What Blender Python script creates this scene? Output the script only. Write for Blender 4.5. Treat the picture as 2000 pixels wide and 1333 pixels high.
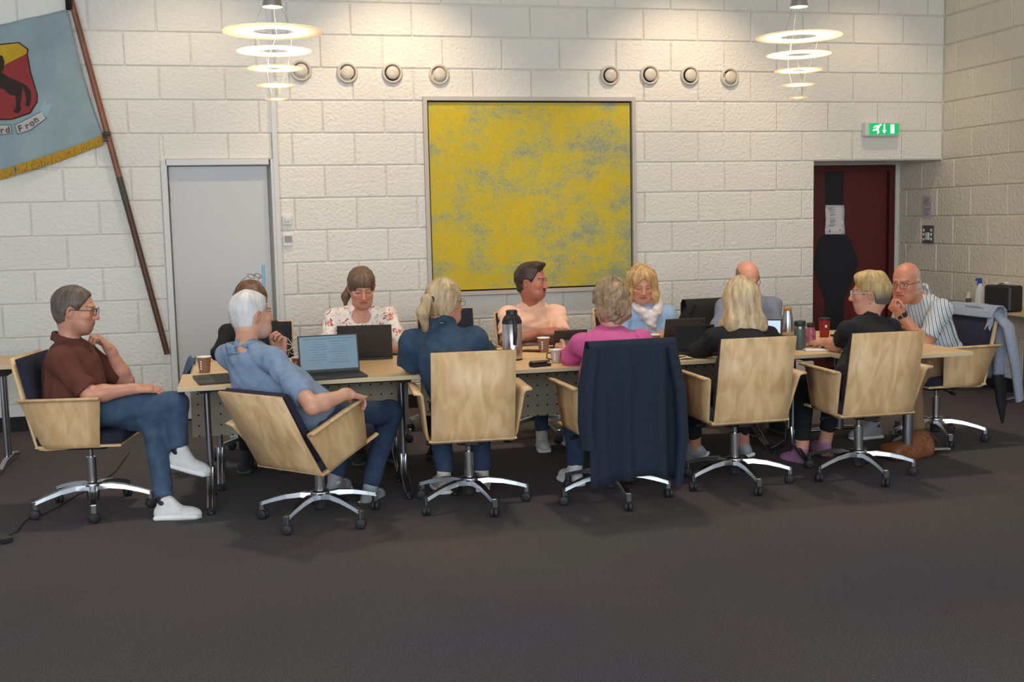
import bpy, bmesh, math, random
import numpy as np
from mathutils import Vector, Matrix
random.seed(7); rng = np.random.default_rng(7)
scn = bpy.context.scene
for o in list(bpy.data.objects): bpy.data.objects.remove(o)
COL = scn.collection
PI = math.pi
# ---------------- camera ----------------
CAM = np.array([-0.434, -9.319, 1.552]); F = 2195.5
YAW, PIT, ROL = 0.2335, -0.10667, -0.02168
def cam_axes():
    cy, sy, cp, sp = math.cos(YAW), math.sin(YAW), math.cos(PIT), math.sin(PIT)
    f = np.array([sy*cp, cy*cp, sp]); r = np.array([cy, -sy, 0.]); u = np.cross(r, f)
    c, s = math.cos(ROL), math.sin(ROL)
    return c*r+s*u, -s*r+c*u, f
RT, UP, FW = cam_axes()
def ray(px, py): return FW+RT*(px-1000)/F+UP*(666.5-py)/F
def at(px, py, y=0.):
    d = ray(px, py); return CAM+d*(y-CAM[1])/d[1]
def atz(px, py, z=0.):
    d = ray(px, py); return CAM+d*(z-CAM[2])/d[2]
def atx(px, py, x):
    d = ray(px, py); return CAM+d*(x-CAM[0])/d[0]
cd = bpy.data.cameras.new('camera'); cam = bpy.data.objects.new('camera', cd); COL.objects.link(cam)
cd.sensor_width = 36; cd.lens = F/2000*36; cd.clip_end = 100
m = Matrix.Identity(4)
for i in range(3): m[i][0] = RT[i]; m[i][1] = UP[i]; m[i][2] = -FW[i]; m[i][3] = CAM[i]
cam.matrix_world = m; scn.camera = cam
# ---------------- light ----------------
scn.view_settings.view_transform = 'Standard'; scn.view_settings.look = 'None'
scn.view_settings.gamma = 1; scn.view_settings.use_curve_mapping = False; scn.view_settings.exposure = 0.12
w = bpy.data.worlds.new('World'); scn.world = w; w.use_nodes = True
w.node_tree.nodes['Background'].inputs[0].default_value = (0.80, 0.90, 1.0, 1)
w.node_tree.nodes['Background'].inputs[1].default_value = 0.56
def area(name, loc, rot, sx, sy, energy, col):
    l = bpy.data.lights.new(name, 'AREA'); l.shape = 'RECTANGLE'; l.size = sx; l.size_y = sy; l.energy = energy; l.color = col
    o = bpy.data.objects.new(name, l); COL.objects.link(o); o.location = loc; o.rotation_euler = rot; return o
# daylight from the window front behind the camera and from the left
area('daylight_window', (-1.5, -12.5, 2.6), (math.radians(80), 0, math.radians(-8)), 9, 2.6, 500, (0.86, 0.93, 1.0))
area('daylight_window_side', (8.5, -9.5, 2.4), (math.radians(78), 0, math.radians(52)), 6, 2.4, 200, (0.78, 0.89, 1.0))
def spot(name, loc, target, energy, size, col=(1.0, 0.76, 0.52), blend=.8, r=.05):
    l = bpy.data.lights.new(name, 'SPOT'); l.energy = energy; l.spot_size = size; l.spot_blend = blend; l.color = col; l.shadow_soft_size = r
    o = bpy.data.objects.new(name, l); COL.objects.link(o); o.location = loc
    d = Vector(target)-Vector(loc); o.rotation_euler = d.to_track_quat('-Z', 'Y').to_euler(); return o
for x, e in ((0.85, 105), (3.35, 95), (-0.75, 45), (5.0, 40)):
    spot('wall_washer', (x, -1.1, 3.95), (x, 0.0, 1.6), e, 1.5)
for x in (-0.6, 1.6, 3.6):
    spot('ceiling_spot', (x, -2.6, 3.95), (x, -2.55, 0), 160, 1.5, (1.0, .86, .68), 1.0, .12)
# ---------------- helpers ----------------
def S(r, g, b):
    f = lambda c: (c/255/12.92) if c/255 <= .04045 else ((c/255+.055)/1.055)**2.4
    return (f(r), f(g), f(b), 1)
def new_mat(name):
    mt = bpy.data.materials.new(name); mt.use_nodes = True
    nt = mt.node_tree; return mt, nt, nt.nodes['Principled BSDF'], nt.nodes.new, nt.links.new
def M(name, col, rough=.6, metal=0., var=0., vscale=15., bump=0., bscale=120., stretch=(1, 1, 1), spec=None, attr=None, emit=0):
    mt, nt, b, nn, ln = new_mat(name)
    b.inputs['Roughness'].default_value = rough; b.inputs['Metallic'].default_value = metal
    b.inputs['Base Color'].default_value = col
    if spec is not None: b.inputs['Specular IOR Level'].default_value = spec
    if emit: b.inputs['Emission Color'].default_value = col; b.inputs['Emission Strength'].default_value = emit
    if var or bump:
        if attr:
            tc = nn('ShaderNodeAttribute'); tc.attribute_name = attr; src = tc.outputs['Vector']
        else:
            tc = nn('ShaderNodeTexCoord'); src = tc.outputs['Object']
        mp = nn('ShaderNodeMapping'); mp.inputs['Scale'].default_value = stretch; ln(src, mp.inputs['Vector'])
    if var:
        n = nn('ShaderNodeTexNoise'); n.inputs['Scale'].default_value = vscale; n.inputs['Detail'].default_value = 4
        ln(mp.outputs[0], n.inputs['Vector'])
        r = nn('ShaderNodeMapRange'); r.inputs[1].default_value = .3; r.inputs[2].default_value = .7
        r.inputs[3].default_value = 1-var; r.inputs[4].default_value = 1+var*.6
        ln(n.outputs['Fac'], r.inputs[0])
        mx = nn('ShaderNodeMix'); mx.data_type = 'RGBA'; mx.blend_type = 'MULTIPLY'; mx.inputs[0].default_value = 1
        mx.inputs[6].default_value = col; ln(r.outputs[0], mx.inputs[7]); ln(mx.outputs[2], b.inputs['Base Color'])
    if bump:
        n2 = nn('ShaderNodeTexNoise'); n2.inputs['Scale'].default_value = bscale; n2.inputs['Detail'].default_value = 3
        ln(mp.outputs[0], n2.inputs['Vector'])
        bp = nn('ShaderNodeBump'); bp.inputs['Strength'].default_value = bump; bp.inputs['Distance'].default_value = .01
        ln(n2.outputs['Fac'], bp.inputs['Height']); ln(bp.outputs[0], b.inputs['Normal'])
    return mt
class MB:
    def __init__(s): s.v = []; s.f = []; s.m = []; s.sm = []
    def add(s, vs, fs, mi=0, smooth=False):
        o = len(s.v); s.v += [tuple(map(float, v)) for v in vs]
        for f in fs: s.f.append(tuple(i+o for i in f)); s.m.append(mi); s.sm.append(smooth)
        return s
    def box(s, c, h, R=None, mi=0, bev=0.):
        c = np.array(c, float); h = np.array(h, float)
        if bev <= 0:
            vs = np.array([[x, y, z] for z in (-1, 1) for y in (-1, 1) for x in (-1, 1)])*h
            fs = [(0, 2, 3, 1), (4, 5, 7, 6), (0, 1, 5, 4), (2, 6, 7, 3), (0, 4, 6, 2), (1, 3, 7, 5)]
        else:
            vs = []; idx = {}
            for sx in (-1, 1):
                for sy in (-1, 1):
                    for sz in (-1, 1):
                        for a in range(3):
                            p = np.array([sx, sy, sz])*h; q = p-np.array([sx, sy, sz])*bev; q[a] = p[a]
                            idx[(sx, sy, sz, a)] = len(vs); vs.append(q)
            fs = []
            def quad(l):
                P = [np.array(vs[i]) for i in l]; n = np.cross(P[1]-P[0], P[2]-P[0])
                if n@(sum(P)/len(P)) < 0: l = l[::-1]
                fs.append(tuple(l))
            for a in range(3):
                b_, c_ = [(1, 2), (0, 2), (0, 1)][a]
                for sg in (-1, 1):
                    l = []
                    for u, v in ((-1, -1), (1, -1), (1, 1), (-1, 1)):
                        k = [0, 0, 0]; k[a] = sg; k[b_] = u; k[c_] = v; l.append(idx[(*k, a)])
                    quad(l)
                for u in (-1, 1):
                    for v in (-1, 1):
                        k0 = [0, 0, 0]; k0[a] = -1; k0[b_] = u; k0[c_] = v; k1 = list(k0); k1[a] = 1
                        quad([idx[(*k0, b_)], idx[(*k1, b_)], idx[(*k1, c_)], idx[(*k0, c_)]])
            for sx in (-1, 1):
                for sy in (-1, 1):
                    for sz in (-1, 1): quad([idx[(sx, sy, sz, 0)], idx[(sx, sy, sz, 1)], idx[(sx, sy, sz, 2)]])
            vs = np.array(vs)
        if R is not None: vs = np.array(vs)@np.array(R).T
        return s.add(np.array(vs)+c, fs, mi)
    def tube(s, pts, r, n=10, mi=0, caps=True, flat=1.0):
        pts = [np.array(p, float) for p in pts]; k = len(pts)
        rs = [r]*k if np.isscalar(r) else list(r)
        up = np.array([0, 0, 1.]); vs = []; last = None
        for i in range(k):
            t = pts[min(i+1, k-1)]-pts[max(i-1, 0)]; t = t/(np.linalg.norm(t)+1e-9)
            if last is None:
                a = np.cross(t, up); 
                if np.linalg.norm(a) < .1: a = np.cross(t, np.array([1., 0, 0]))
            else: a = last-t*(last@t)
            a /= np.linalg.norm(a); b = np.cross(t, a); last = a
            for j in range(n):
                q = 2*PI*j/n; vs.append(pts[i]+rs[i]*(math.cos(q)*a+flat*math.sin(q)*b))
        fs = [(i*n+j, i*n+(j+1) % n, (i+1)*n+(j+1) % n, (i+1)*n+j) for i in range(k-1) for j in range(n)]
        s.add(vs, fs, mi, True)
        if caps: s.add([vs[j] for j in range(n)][::-1], [tuple(range(n))], mi); s.add([vs[(k-1)*n+j] for j in range(n)], [tuple(range(n))], mi)
        return s
    def lathe(s, prof, c=(0, 0, 0), n=20, mi=0, R=None, smooth=True):
        vs = []; k = len(prof)
        for r, z in prof:
            for j in range(n): vs.append((r*math.cos(2*PI*j/n), r*math.sin(2*PI*j/n), z))
        vs = np.array(vs)
        if R is not None: vs = vs@np.array(R).T
        fs = [(i*n+j, i*n+(j+1) % n, (i+1)*n+(j+1) % n, (i+1)*n+j) for i in range(k-1) for j in range(n)]
        return s.add(vs+np.array(c), fs, mi, smooth)
    def prism(s, poly, d, mi=0, axis=None):
        """poly: list of 3D points (planar); d: extrusion vector"""
        poly = [np.array(p, float) for p in poly]; d = np.array(d, float); n = len(poly)
        nrm = sum(np.cross(poly[i], poly[(i+1) % n]) for i in range(n))
        if nrm@d > 0: poly = poly[::-1]
        vs = poly+[p+d for p in poly]
        fs = [tuple(range(n)), tuple(range(2*n-1, n-1, -1))]+[(i, i+n, (i+1) % n+n, (i+1) % n) for i in range(n)]
        return s.add(vs, fs, mi)
    def sheet(s, P, th=0., mi=0):
        """P: grid (rows, cols, 3); th thickness along normals"""
        P = np.array(P, float); a, b = P.shape[:2]
        du = np.gradient(P, axis=1); dv = np.gradient(P, axis=0); N = np.cross(du, dv); N /= np.linalg.norm(N, axis=2, keepdims=True)+1e-9
        f = [(i*b+j, i*b+j+1, (i+1)*b+j+1, (i+1)*b+j) for i in range(a-1) for j in range(b-1)]
        if th <= 0: return s.add(P.reshape(-1, 3), f, mi, True)
        A = (P+N*th/2).reshape(-1, 3); B = (P-N*th/2).reshape(-1, 3); n = a*b
        fs = f+[tuple(i+n for i in q[::-1]) for q in f]
        rim = [j for j in range(b)]+[i*b+b-1 for i in range(1, a)]+[(a-1)*b+j for j in range(b-2, -1, -1)]+[i*b for i in range(a-2, 0, -1)]
        for i in range(len(rim)):
            p, q = rim[i], rim[(i+1) % len(rim)]; fs.append((q, p, p+n, q+n))
        return s.add(np.vstack([A, B]), fs, mi, True)
    def mesh(s, name, mats):
        me = bpy.data.meshes.new(name); me.from_pydata(s.v, [], s.f)
        for mt in (mats if isinstance(mats, (list, tuple)) else [mats]): me.materials.append(mt)
        me.polygons.foreach_set('material_index', s.m); me.polygons.foreach_set('use_smooth', s.sm); me.update(); return me
    def build(s, name, mats, parent=None, loc=None, rz=None):
        return link(name, s.mesh(name, mats), parent, loc, rz)
def link(name, me, parent=None, loc=None, rz=None):
    o = bpy.data.objects.new(name, me); COL.objects.link(o)
    if parent is not None: o.parent = parent
    if loc is not None: o.location = loc
    if rz is not None: o.rotation_euler = (0, 0, rz)
    return o
def thing(name, label, cat, loc=(0, 0, 0), rz=0, group=None):
    o = bpy.data.objects.new(name, None); COL.objects.link(o); o.location = loc; o.rotation_euler = (0, 0, rz); o.empty_display_size = .1
    return tag(o, label, cat, group)
def tag(o, label=None, cat=None, group=None, kind=None):
    if label: o['label'] = label
    if cat: o['category'] = cat
    if group: o['group'] = group
    if kind: o['kind'] = kind
    return o
def copy_tree(o, parent=None):
    c = o.copy(); COL.objects.link(c); c.parent = parent
    for ch in list(o.children): copy_tree(ch, c)
    return c
def rotz(a): return np.array([[math.cos(a), -math.sin(a), 0], [math.sin(a), math.cos(a), 0], [0, 0, 1.]])
def rotx(a): return np.array([[1., 0, 0], [0, math.cos(a), -math.sin(a)], [0, math.sin(a), math.cos(a)]])
def roty(a): return np.array([[math.cos(a), 0, math.sin(a)], [0, 1., 0], [-math.sin(a), 0, math.cos(a)]])
# ---------------- materials ----------------
def wall_mat(name='painted_block', base=S(232, 228, 218)):
    mt, nt, b, nn, ln = new_mat(name); b.inputs['Roughness'].default_value = .75
    tc = nn('ShaderNodeTexCoord'); 
    geo = nn('ShaderNodeNewGeometry')
    n = nn('ShaderNodeTexNoise'); n.inputs['Scale'].default_value = 38; n.inputs['Detail'].default_value = 5; ln(geo.outputs['Position'], n.inputs['Vector'])
    n3 = nn('ShaderNodeTexNoise'); n3.inputs['Scale'].default_value = 1.3; n3.inputs['Detail'].default_value = 3; ln(geo.outputs['Position'], n3.inputs['Vector'])
    oi = nn('ShaderNodeObjectInfo')
    r = nn('ShaderNodeMapRange'); r.inputs[3].default_value = .965; r.inputs[4].default_value = 1.02; ln(oi.outputs['Random'], r.inputs[0])
    mx = nn('ShaderNodeMix'); mx.data_type = 'RGBA'; mx.blend_type = 'MULTIPLY'; mx.inputs[0].default_value = 1; mx.inputs[6].default_value = base
    ln(r.outputs[0], mx.inputs[7]); ln(mx.outputs[2], b.inputs['Base Color'])
    bp = nn('ShaderNodeBump'); bp.inputs['Strength'].default_value = .8; bp.inputs['Distance'].default_value = .014; ln(n.outputs['Fac'], bp.inputs['Height']); ln(bp.outputs[0], b.inputs['Normal'])
    return mt
MT = {}
MT['block'] = wall_mat(); MT['block_r'] = wall_mat('beige_block', S(226, 216, 196))
MT['white'] = M('white_paint', S(222, 221, 216), .5)
MT['doorgrey'] = M('grey_door_paint', S(196, 196, 193), .45, var=.02, vscale=3)
MT['trim'] = M('pale_trim', S(214, 213, 209), .5)
def carpet():
    mt, nt, b, nn, ln = new_mat('charcoal_carpet'); b.inputs['Roughness'].default_value = .95; b.inputs['Specular IOR Level'].default_value = .1
    tc = nn('ShaderNodeTexCoord'); n = nn('ShaderNodeTexNoise'); n.inputs['Scale'].default_value = 160; n.inputs['Detail'].default_value = 3; ln(tc.outputs['Object'], n.inputs['Vector'])
    n2 = nn('ShaderNodeTexNoise'); n2.inputs['Scale'].default_value = .9; n2.inputs['Detail'].default_value = 3; ln(tc.outputs['Object'], n2.inputs['Vector'])
    cr = nn('ShaderNodeValToRGB'); cr.color_ramp.elements[0].position = .3; cr.color_ramp.elements[0].color = S(70, 65, 66); cr.color_ramp.elements[1].position = .72; cr.color_ramp.elements[1].color = S(116, 108, 108)
    ln(n.outputs['Fac'], cr.inputs['Fac'])
    mx = nn('ShaderNodeMix'); mx.data_type = 'RGBA'; mx.blend_type = 'MULTIPLY'; mx.inputs[0].default_value = .35; ln(cr.outputs[0], mx.inputs[6]); ln(n2.outputs['Color'], mx.inputs[7]); ln(mx.outputs[2], b.inputs['Base Color'])
    bp = nn('ShaderNodeBump'); bp.inputs['Strength'].default_value = .6; bp.inputs['Distance'].default_value = .004; ln(n.outputs['Fac'], bp.inputs['Height']); ln(bp.outputs[0], b.inputs['Normal'])
    return mt
MT['carpet'] = carpet()
def birch(name, c1, c2, sc=(1.2, 1.2, 9)):
    mt, nt, b, nn, ln = new_mat(name); b.inputs['Roughness'].default_value = .42
    tc = nn('ShaderNodeTexCoord'); mp = nn('ShaderNodeMapping'); mp.inputs['Scale'].default_value = sc; ln(tc.outputs['Object'], mp.inputs['Vector'])
    oi = nn('ShaderNodeObjectInfo'); ad = nn('ShaderNodeVectorMath'); ad.operation = 'ADD'; ln(mp.outputs[0], ad.inputs[0]); ln(oi.outputs['Random'], ad.inputs[1])
    n = nn('ShaderNodeTexNoise'); n.inputs['Scale'].default_value = 3; n.inputs['Detail'].default_value = 6; n.inputs['Distortion'].default_value = 1.2; ln(ad.outputs[0], n.inputs['Vector'])
    cr = nn('ShaderNodeValToRGB'); cr.color_ramp.elements[0].position = .35; cr.color_ramp.elements[0].color = c1; cr.color_ramp.elements[1].position = .65; cr.color_ramp.elements[1].color = c2
    ln(n.outputs['Fac'], cr.inputs['Fac']); ln(cr.outputs[0], b.inputs['Base Color']); return mt
MT['birch'] = birch('birch_plywood', S(200, 160, 112), S(222, 188, 140), (5, 5, 1.4))
MT['birch_top'] = birch('birch_laminate', S(214, 176, 124), S(226, 192, 144), (1, 8, 8))
MT['birch_edge'] = M('laminate_edge', S(205, 184, 150), .5)
MT['navy'] = M('navy_fabric', S(30, 32, 50), .9, var=.15, vscale=60, bump=.3, bscale=300)
MT['black'] = M('black_plastic', S(26, 26, 28), .45)
MT['matteblack'] = M('matte_black', S(20, 20, 21), .8)
MT['chrome'] = M('polished_aluminium', S(178, 180, 184), .27, 1.0, var=.06, vscale=8)
MT['steel'] = M('brushed_steel', S(200, 198, 194), .26, 1.0)
MT['rubber'] = M('caster_rubber', S(34, 34, 36), .6)
MT['panel'] = None
MT['paper'] = M('paper_white', S(232, 230, 226), .8)
MT['ink'] = M('printed_ink', S(90, 90, 92), .9)
MT['cup'] = M('brown_paper_cup', S(140, 100, 76), .75, var=.05)
MT['cupwhite'] = M('cup_inside', S(236, 232, 224), .7)
MT['coffee'] = M('coffee', S(50, 30, 18), .2)
MT['lapdark'] = M('laptop_shell', S(48, 46, 45), .5, var=.05)
MT['keys'] = M('laptop_keys', S(22, 22, 23), .55)
def perf():
    mt, nt, b, nn, ln = new_mat('perforated_panel'); b.inputs['Roughness'].default_value = .6
    tc = nn('ShaderNodeTexCoord'); sx = nn('ShaderNodeSeparateXYZ'); ln(tc.outputs['Object'], sx.inputs[0])
    def fr(o, k):
        m1 = nn('ShaderNodeMath'); m1.operation = 'MULTIPLY'; m1.inputs[1].default_value = k; ln(o, m1.inputs[0])
        m2 = nn('ShaderNodeMath'); m2.operation = 'FRACT'; ln(m1.outputs[0], m2.inputs[0])
        m3 = nn('ShaderNodeMath'); m3.operation = 'SUBTRACT'; m3.inputs[1].default_value = .5; ln(m2.outputs[0], m3.inputs[0])
        m4 = nn('ShaderNodeMath'); m4.operation = 'POWER'; m4.inputs[1].default_value = 2; ln(m3.outputs[0], m4.inputs[0]); return m4.outputs[0]
    a = nn('ShaderNodeMath'); ln(fr(sx.outputs['X'], 16.), a.inputs[0]); ln(fr(sx.outputs['Z'], 16.), a.inputs[1])
    l = nn('ShaderNodeMath'); l.operation = 'LESS_THAN'; l.inputs[1].default_value = .0085; ln(a.outputs[0], l.inputs[0])
    mx = nn('ShaderNodeMix'); mx.data_type = 'RGBA'; mx.inputs[6].default_value = S(172, 160, 138); mx.inputs[7].default_value = S(20, 18, 16)
    ln(l.outputs[0], mx.inputs[0]); ln(mx.outputs[2], b.inputs['Base Color']); return mt
MT['panel'] = perf()
# ---------------- room ----------------
ZL = lambda k: .208+.26*(11-k)
CEIL = 4.0; XR = 5.92; REC = .69
MB().box((1, -5.2, -.05), (7, 7.2, .05)).build('floor', MT['carpet']).update_tag()
tag(bpy.data.objects['floor'], kind='structure')
tag(MB().box((1, -5.2, CEIL+.05), (7, 7.2, .05)).build('ceiling', MT['white']), kind='structure')
D1 = (-1.02, -.157, 2.085)     # door 1 opening incl. frame
wb = MB()
def wbox(x0, x1, z0, z1, y0=.014, y1=.2): wb.box(((x0+x1)/2, (y0+y1)/2, (z0+z1)/2), ((x1-x0)/2, (y1-y0)/2, (z1-z0)/2))
wbox(-6, D1[0], 0, CEIL); wbox(D1[0], D1[1], D1[2], CEIL); wbox(D1[1], 4.62, 0, CEIL); wbox(4.62, 6.2, ZL(4), CEIL)
wbox(4.62, 6.2, 0, CEIL, REC+.01, REC+.2)       # back of the recess
wbox(4.42, 4.62, 0, ZL(4), .2, REC+.01)
wbox(D1[0], D1[1], 0, D1[2], .12, .2)
wall_back = tag(wb.build('wall_back', MT['block']), kind='structure')
wr = MB(); wr.box((XR+.114, -3.5, CEIL/2), (.1, 4.4, CEIL/2))
wall_right = tag(wr.build('wall_right', MT['block_r']), kind='structure')
cache = {}
def block_mesh(w, h, ax):
    k = (round(w, 3), round(h, 3), ax)
    if k not in cache:
        hs = (w/2-.0025, .014, h/2-.0035) if ax == 0 else (.014, w/2-.0025, h/2-.0035)
        cache[k] = MB().box((0, 0, 0), hs, bev=.008).mesh('block', MT['block'] if ax == 0 else MT['block_r'])
    return cache[k]
def rects(a0, a1, z0, z1, openings):
    out = [(a0, a1, z0, z1)]
    for (x0, x1, zt) in openings:
        nxt = []
        for (p, q, r, s) in out:
            if q <= x0 or p >= x1 or r >= zt: nxt.append((p, q, r, s)); continue
            if p < x0: nxt.append((p, x0, r, s))
            if q > x1: nxt.append((x1, q, r, s))
            if s > zt: nxt.append((max(p, x0), min(q, x1), zt, s))
        out = nxt
    return [t for t in out if t[1]-t[0] > .03 and t[3]-t[2] > .03]
for k in range(-3, 12):
    z0, z1 = ZL(k), min(ZL(k-1), CEIL)
    if z1-z0 < .05: continue
    off = 0. if k % 2 == 0 else .25
    n0 = -6
    for n in range(-6, 13):
        a0 = max(.5*n+off, -2.75); a1 = min(.5*(n+1)+off, XR)
        if a1-a0 < .04: continue
        for (p, q, r, s) in rects(a0, a1, z0, z1, [D1, (4.62, 6, ZL(4))]):
            if q <= D1[1]+.0 and p >= -.2: continue
            o = link('block', block_mesh(q-p, s-r, 0), wall_back, ((p+q)/2, .0135+rng.uniform(-.0015, .0015), (r+s)/2))
    offr = -.438 if k % 2 == 0 else -.188
    for n in range(-5, 4):
        a0 = offr+.5*n; a1 = a0+.5
        lim = 0. if z0 >= ZL(4)-.01 else REC
        a1 = min(a1, lim); a0 = max(a0, -2.9)
        if a1-a0 < .04: continue
        link('block', block_mesh(a1-a0, z1-z0, 1), wall_right, (XR+.0135+rng.uniform(-.0012, .0012), (a0+a1)/2, (z0+z1)/2))
def trim(name, bm, mt): return tag(bm.build(name, mt), kind='structure')
pl = MB()
for x0, x1 in ((-6, D1[0]-.0), (-.117, 4.62)): pl.box(((x0+x1)/2, -.004, .1615), ((x1-x0)/2, .012, .0465), bev=.004)
pl.box((XR+.004, -3.2, .1615), (.012, 3.2, .0465), bev=.004)
trim('trim_1', pl, MT['white'])
bb = MB()
for x0, x1 in ((-6, D1[0]), (-.117, 4.62)): bb.box(((x0+x1)/2, .0, .0575), ((x1-x0)/2, .012, .0575))
trim('baseboard_back', bb, MT['matteblack'])
trim('baseboard_right', MB().box((XR, -3.2, .0575), (.012, 3.2, .0575)), MT['matteblack'])
trim('trim_2', MB().box((-.137, -.012, CEIL/2+.0), (.02, .022, CEIL/2), bev=.003), MT['trim'])
# door 1: flush grey door in a pale steel frame
d1 = thing('door_1', None, None); del_keys = None
tag(d1, kind='structure')
fr = MB(); x0, x1, zt = D1; fw = .045
fr.box((x0+fw/2, -.006, zt/2), (fw/2, .03, zt/2), bev=.003); fr.box((x1-fw/4, -.006, zt/2), (fw/4, .03, zt/2), bev=.003); fr.box(((x0+x1)/2, -.006, zt-fw/2), ((x1-x0)/2-fw/2-.012, .03, fw/2), bev=.003)
fr.build('door_frame', MT['trim'], d1)
leaf = MB().box(((x0+x1)/2, .055, zt/2-.02), ((x1-x0)/2-.05, .02, zt/2-.03), bev=.003).build('door_leaf', MT['doorgrey'], d1)
for z in (1.78, .35): MB().tube([(x0+fw+.018, .032, z), (x0+fw+.018, .032, z+.11)], .009, 8).build('hinge', MT['trim'], leaf)
MB().box((-.27, .034, 1.15), (.014, .004, .09), bev=.003).build('door_sign', M('pale_blue_card', S(140, 185, 208), .7), leaf)
# red door in the recess
d2 = thing('door_2', None, None); tag(d2, kind='structure')
RED = M('dark_red_paint', S(92, 26, 27), .5); RED2 = M('dark_red_frame', S(78, 20, 22), .5); BLK = M('blue_black_paint', S(20, 24, 33), .55)
xr_ = at(1740, 420, REC)[0]; xl_ = 4.66; zt2 = at(1700, 323, REC)[2]
f2 = MB(); f2.box((xr_-.03, REC-.03, zt2/2), (.03, .04, zt2/2)); f2.box((xl_+.03, REC-.03, zt2/2), (.03, .04, zt2/2)); f2.box(((xl_+xr_)/2, REC-.03, zt2-.03), ((xr_-xl_)/2-.06, .04, .03))
f2.build('door_frame', RED2, d2)
lf2 = MB().box(((xl_+xr_)/2, REC-.015, zt2/2-.03), ((xr_-xl_)/2-.065, .012, zt2/2-.032)).build('door_leaf', RED, d2)
px_poly = [(1612, 334), (1648, 334), (1648, 458), (1660, 465), (1677, 514), (1648, 588), (1648, 700), (1612, 700), (1611, 588), (1588, 520), (1600, 465), (1612, 458)]
pts = [at(x, y, REC-.028) for x, y in px_poly]
for p in pts: p[0] = min(max(p[0], xl_+.07), xr_-.07)
lowz = .1
pts = [p if y < 690 else np.array([p[0], p[1], lowz]) for p, (x, y) in zip(pts, px_poly)]
MB().prism(pts, (0, -.003, 0)).build('painted_emblem', BLK, lf2)
nt_ = thing('paper_notice', 'white printed notice taped to the dark red door', 'notice', tuple(at(1630, 430, REC-.033)))
c = at(1630, 430, REC-.033)
q = [at(x, y, REC-.033)-c for x, y in ((1612, 401), (1648, 401), (1649, 458), (1611, 458))]
g = np.array([[q[0]*(1-u)*(1-v)+q[1]*u*(1-v)+q[3]*(1-u)*v+q[2]*u*v+np.array([0, .006*math.sin(v*9+u*3)-.006, 0]) for u in np.linspace(0, 1, 5)] for v in np.linspace(0, 1, 7)])
MB().sheet(g, .001).build('sheet', MT['paper'], nt_)
il = MB()
for i, (w_, ind) in enumerate(((.6, 0), (.3, 0), (.8, 0), (0, 0), (.7, 0), (0, 0), (.5, .12), (.7, .12), (.4, .12), (0, 0), (.75, 0), (0, 0), (.6, .12), (.7, .12), (.5, .12), (.6, .12), (0, 0), (.8, 0), (.6, 0))):
    if w_: il.box(q[0]*.9+np.array([.02+ind*.1+w_*.05, -.012, -.012-.0098*i]), (w_*.045, .0006, .0018))
il.build('print', MT['ink'], nt_)
tp = MB()
for dx in (-.055, .055): tp.box((dx, -.009, -.105), (.006, .0008, .014))
tp.build('tape', M('clear_tape', S(120, 130, 140), .3), nt_)
# things on the right wall
c = atx(1811, 405, XR); n2 = thing('wall_notice', 'translucent printed sheet above the grey switch plate', 'notice', (XR-.004, c[1], c[2]))
MB().box((0, 0, 0), (.001, .075, .105)).build('sheet', M('plastic_sleeve', S(196, 192, 190), .3), n2)
il = MB()
for i in range(11):
    if i not in (5,): il.box((-.0016, .01*((i*7) % 3)-.005, .08-.0155*i), (.0004, .035+.006*((i*5) % 4), .0022))
il.build('print', MT['ink'], n2)
c = atx(1814, 458, XR); sp = thing('switch_plate', 'dark grey wall plate with white rocker and small toggles', 'switch', (XR-.006, c[1], c[2]))
MB().box((0, 0, 0), (.006, .088, .085), bev=.002).build('plate', M('grey_plate', S(98, 92, 92), .5), sp)
MB().box((-.012, -.005, -.018), (.008, .026, .036), bev=.003).build('rocker', MT['white'], sp)
for yy in (-.06, .06):
    for zz in (.04, .0, -.045): MB().box((-.01, yy, zz), (.006, .008, .013), bev=.002).build('toggle', MT['white'], sp)
# thermostat and switch beside the trim
th = thing('thermostat', 'small white thermostat beside the grey door frame', 'thermostat', tuple(at(561, 430, -.012)))
MB().box((0, 0, 0), (.037, .012, .04), bev=.004).build('backplate', MT['white'], th); MB().box((0, -.016, .004), (.022, .01, .018), bev=.004).build('dial', MT['trim'], th)
sw = thing('wall_switch', 'white wall switch with grey rocker below the thermostat', 'switch', tuple(at(562, 470, -.01)))
MB().box((0, 0, 0), (.035, .01, .045), bev=.003).build('backplate', MT['white'], sw); MB().box((.004, -.012, .012), (.028, .003, .026), bev=.002).build('rocker', M('grey_rocker', S(150, 148, 148), .5), sw)
# round exhaust valves
VR = M('valve_ring', S(205, 196, 182), .4); VD = M('valve_disc', S(212, 200, 182), .35)
ord8 = ['leftmost valve, partly behind the hanging lamp rings', 'second valve from the left, left group', 'third valve from the left, left group', 'valve just above the painting\'s left corner', 'valve just above the painting\'s right corner', 'second valve of the right group', 'third valve of the right group', 'rightmost valve of the right group']
for i, (x, y) in enumerate(((588, 138), (678.5, 142), (766.5, 142.5), (858, 145.5), (1192, 147.5), (1269.5, 146), (1348, 147.5), (1426, 151))):
    p = at(x, y, -.02)
    v = thing('air_valve', 'round beige exhaust valve on the block wall, '+ord8[i], 'air valve', (p[0], .0, p[2]), 0, 'round exhaust valves on the wall')
    Rm = rotx(PI/2)
    MB().lathe([(.087, 0), (.087, .012), (.080, .028), (.070, .03), (.062, .018), (.058, -.01)], n=32, R=Rm).build('ring', VR, v)
    MB().lathe([(.066, .001), (.0, .001)], n=24, R=Rm).build('throat', MT['matteblack'], v)
    MB().lathe([(.0, .05), (.02, .05), (.046, .044), (.053, .036), (.053, .03), (.02, .02), (.012, -.0)], n=28, R=Rm).build('disc', VD, v)
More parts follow.
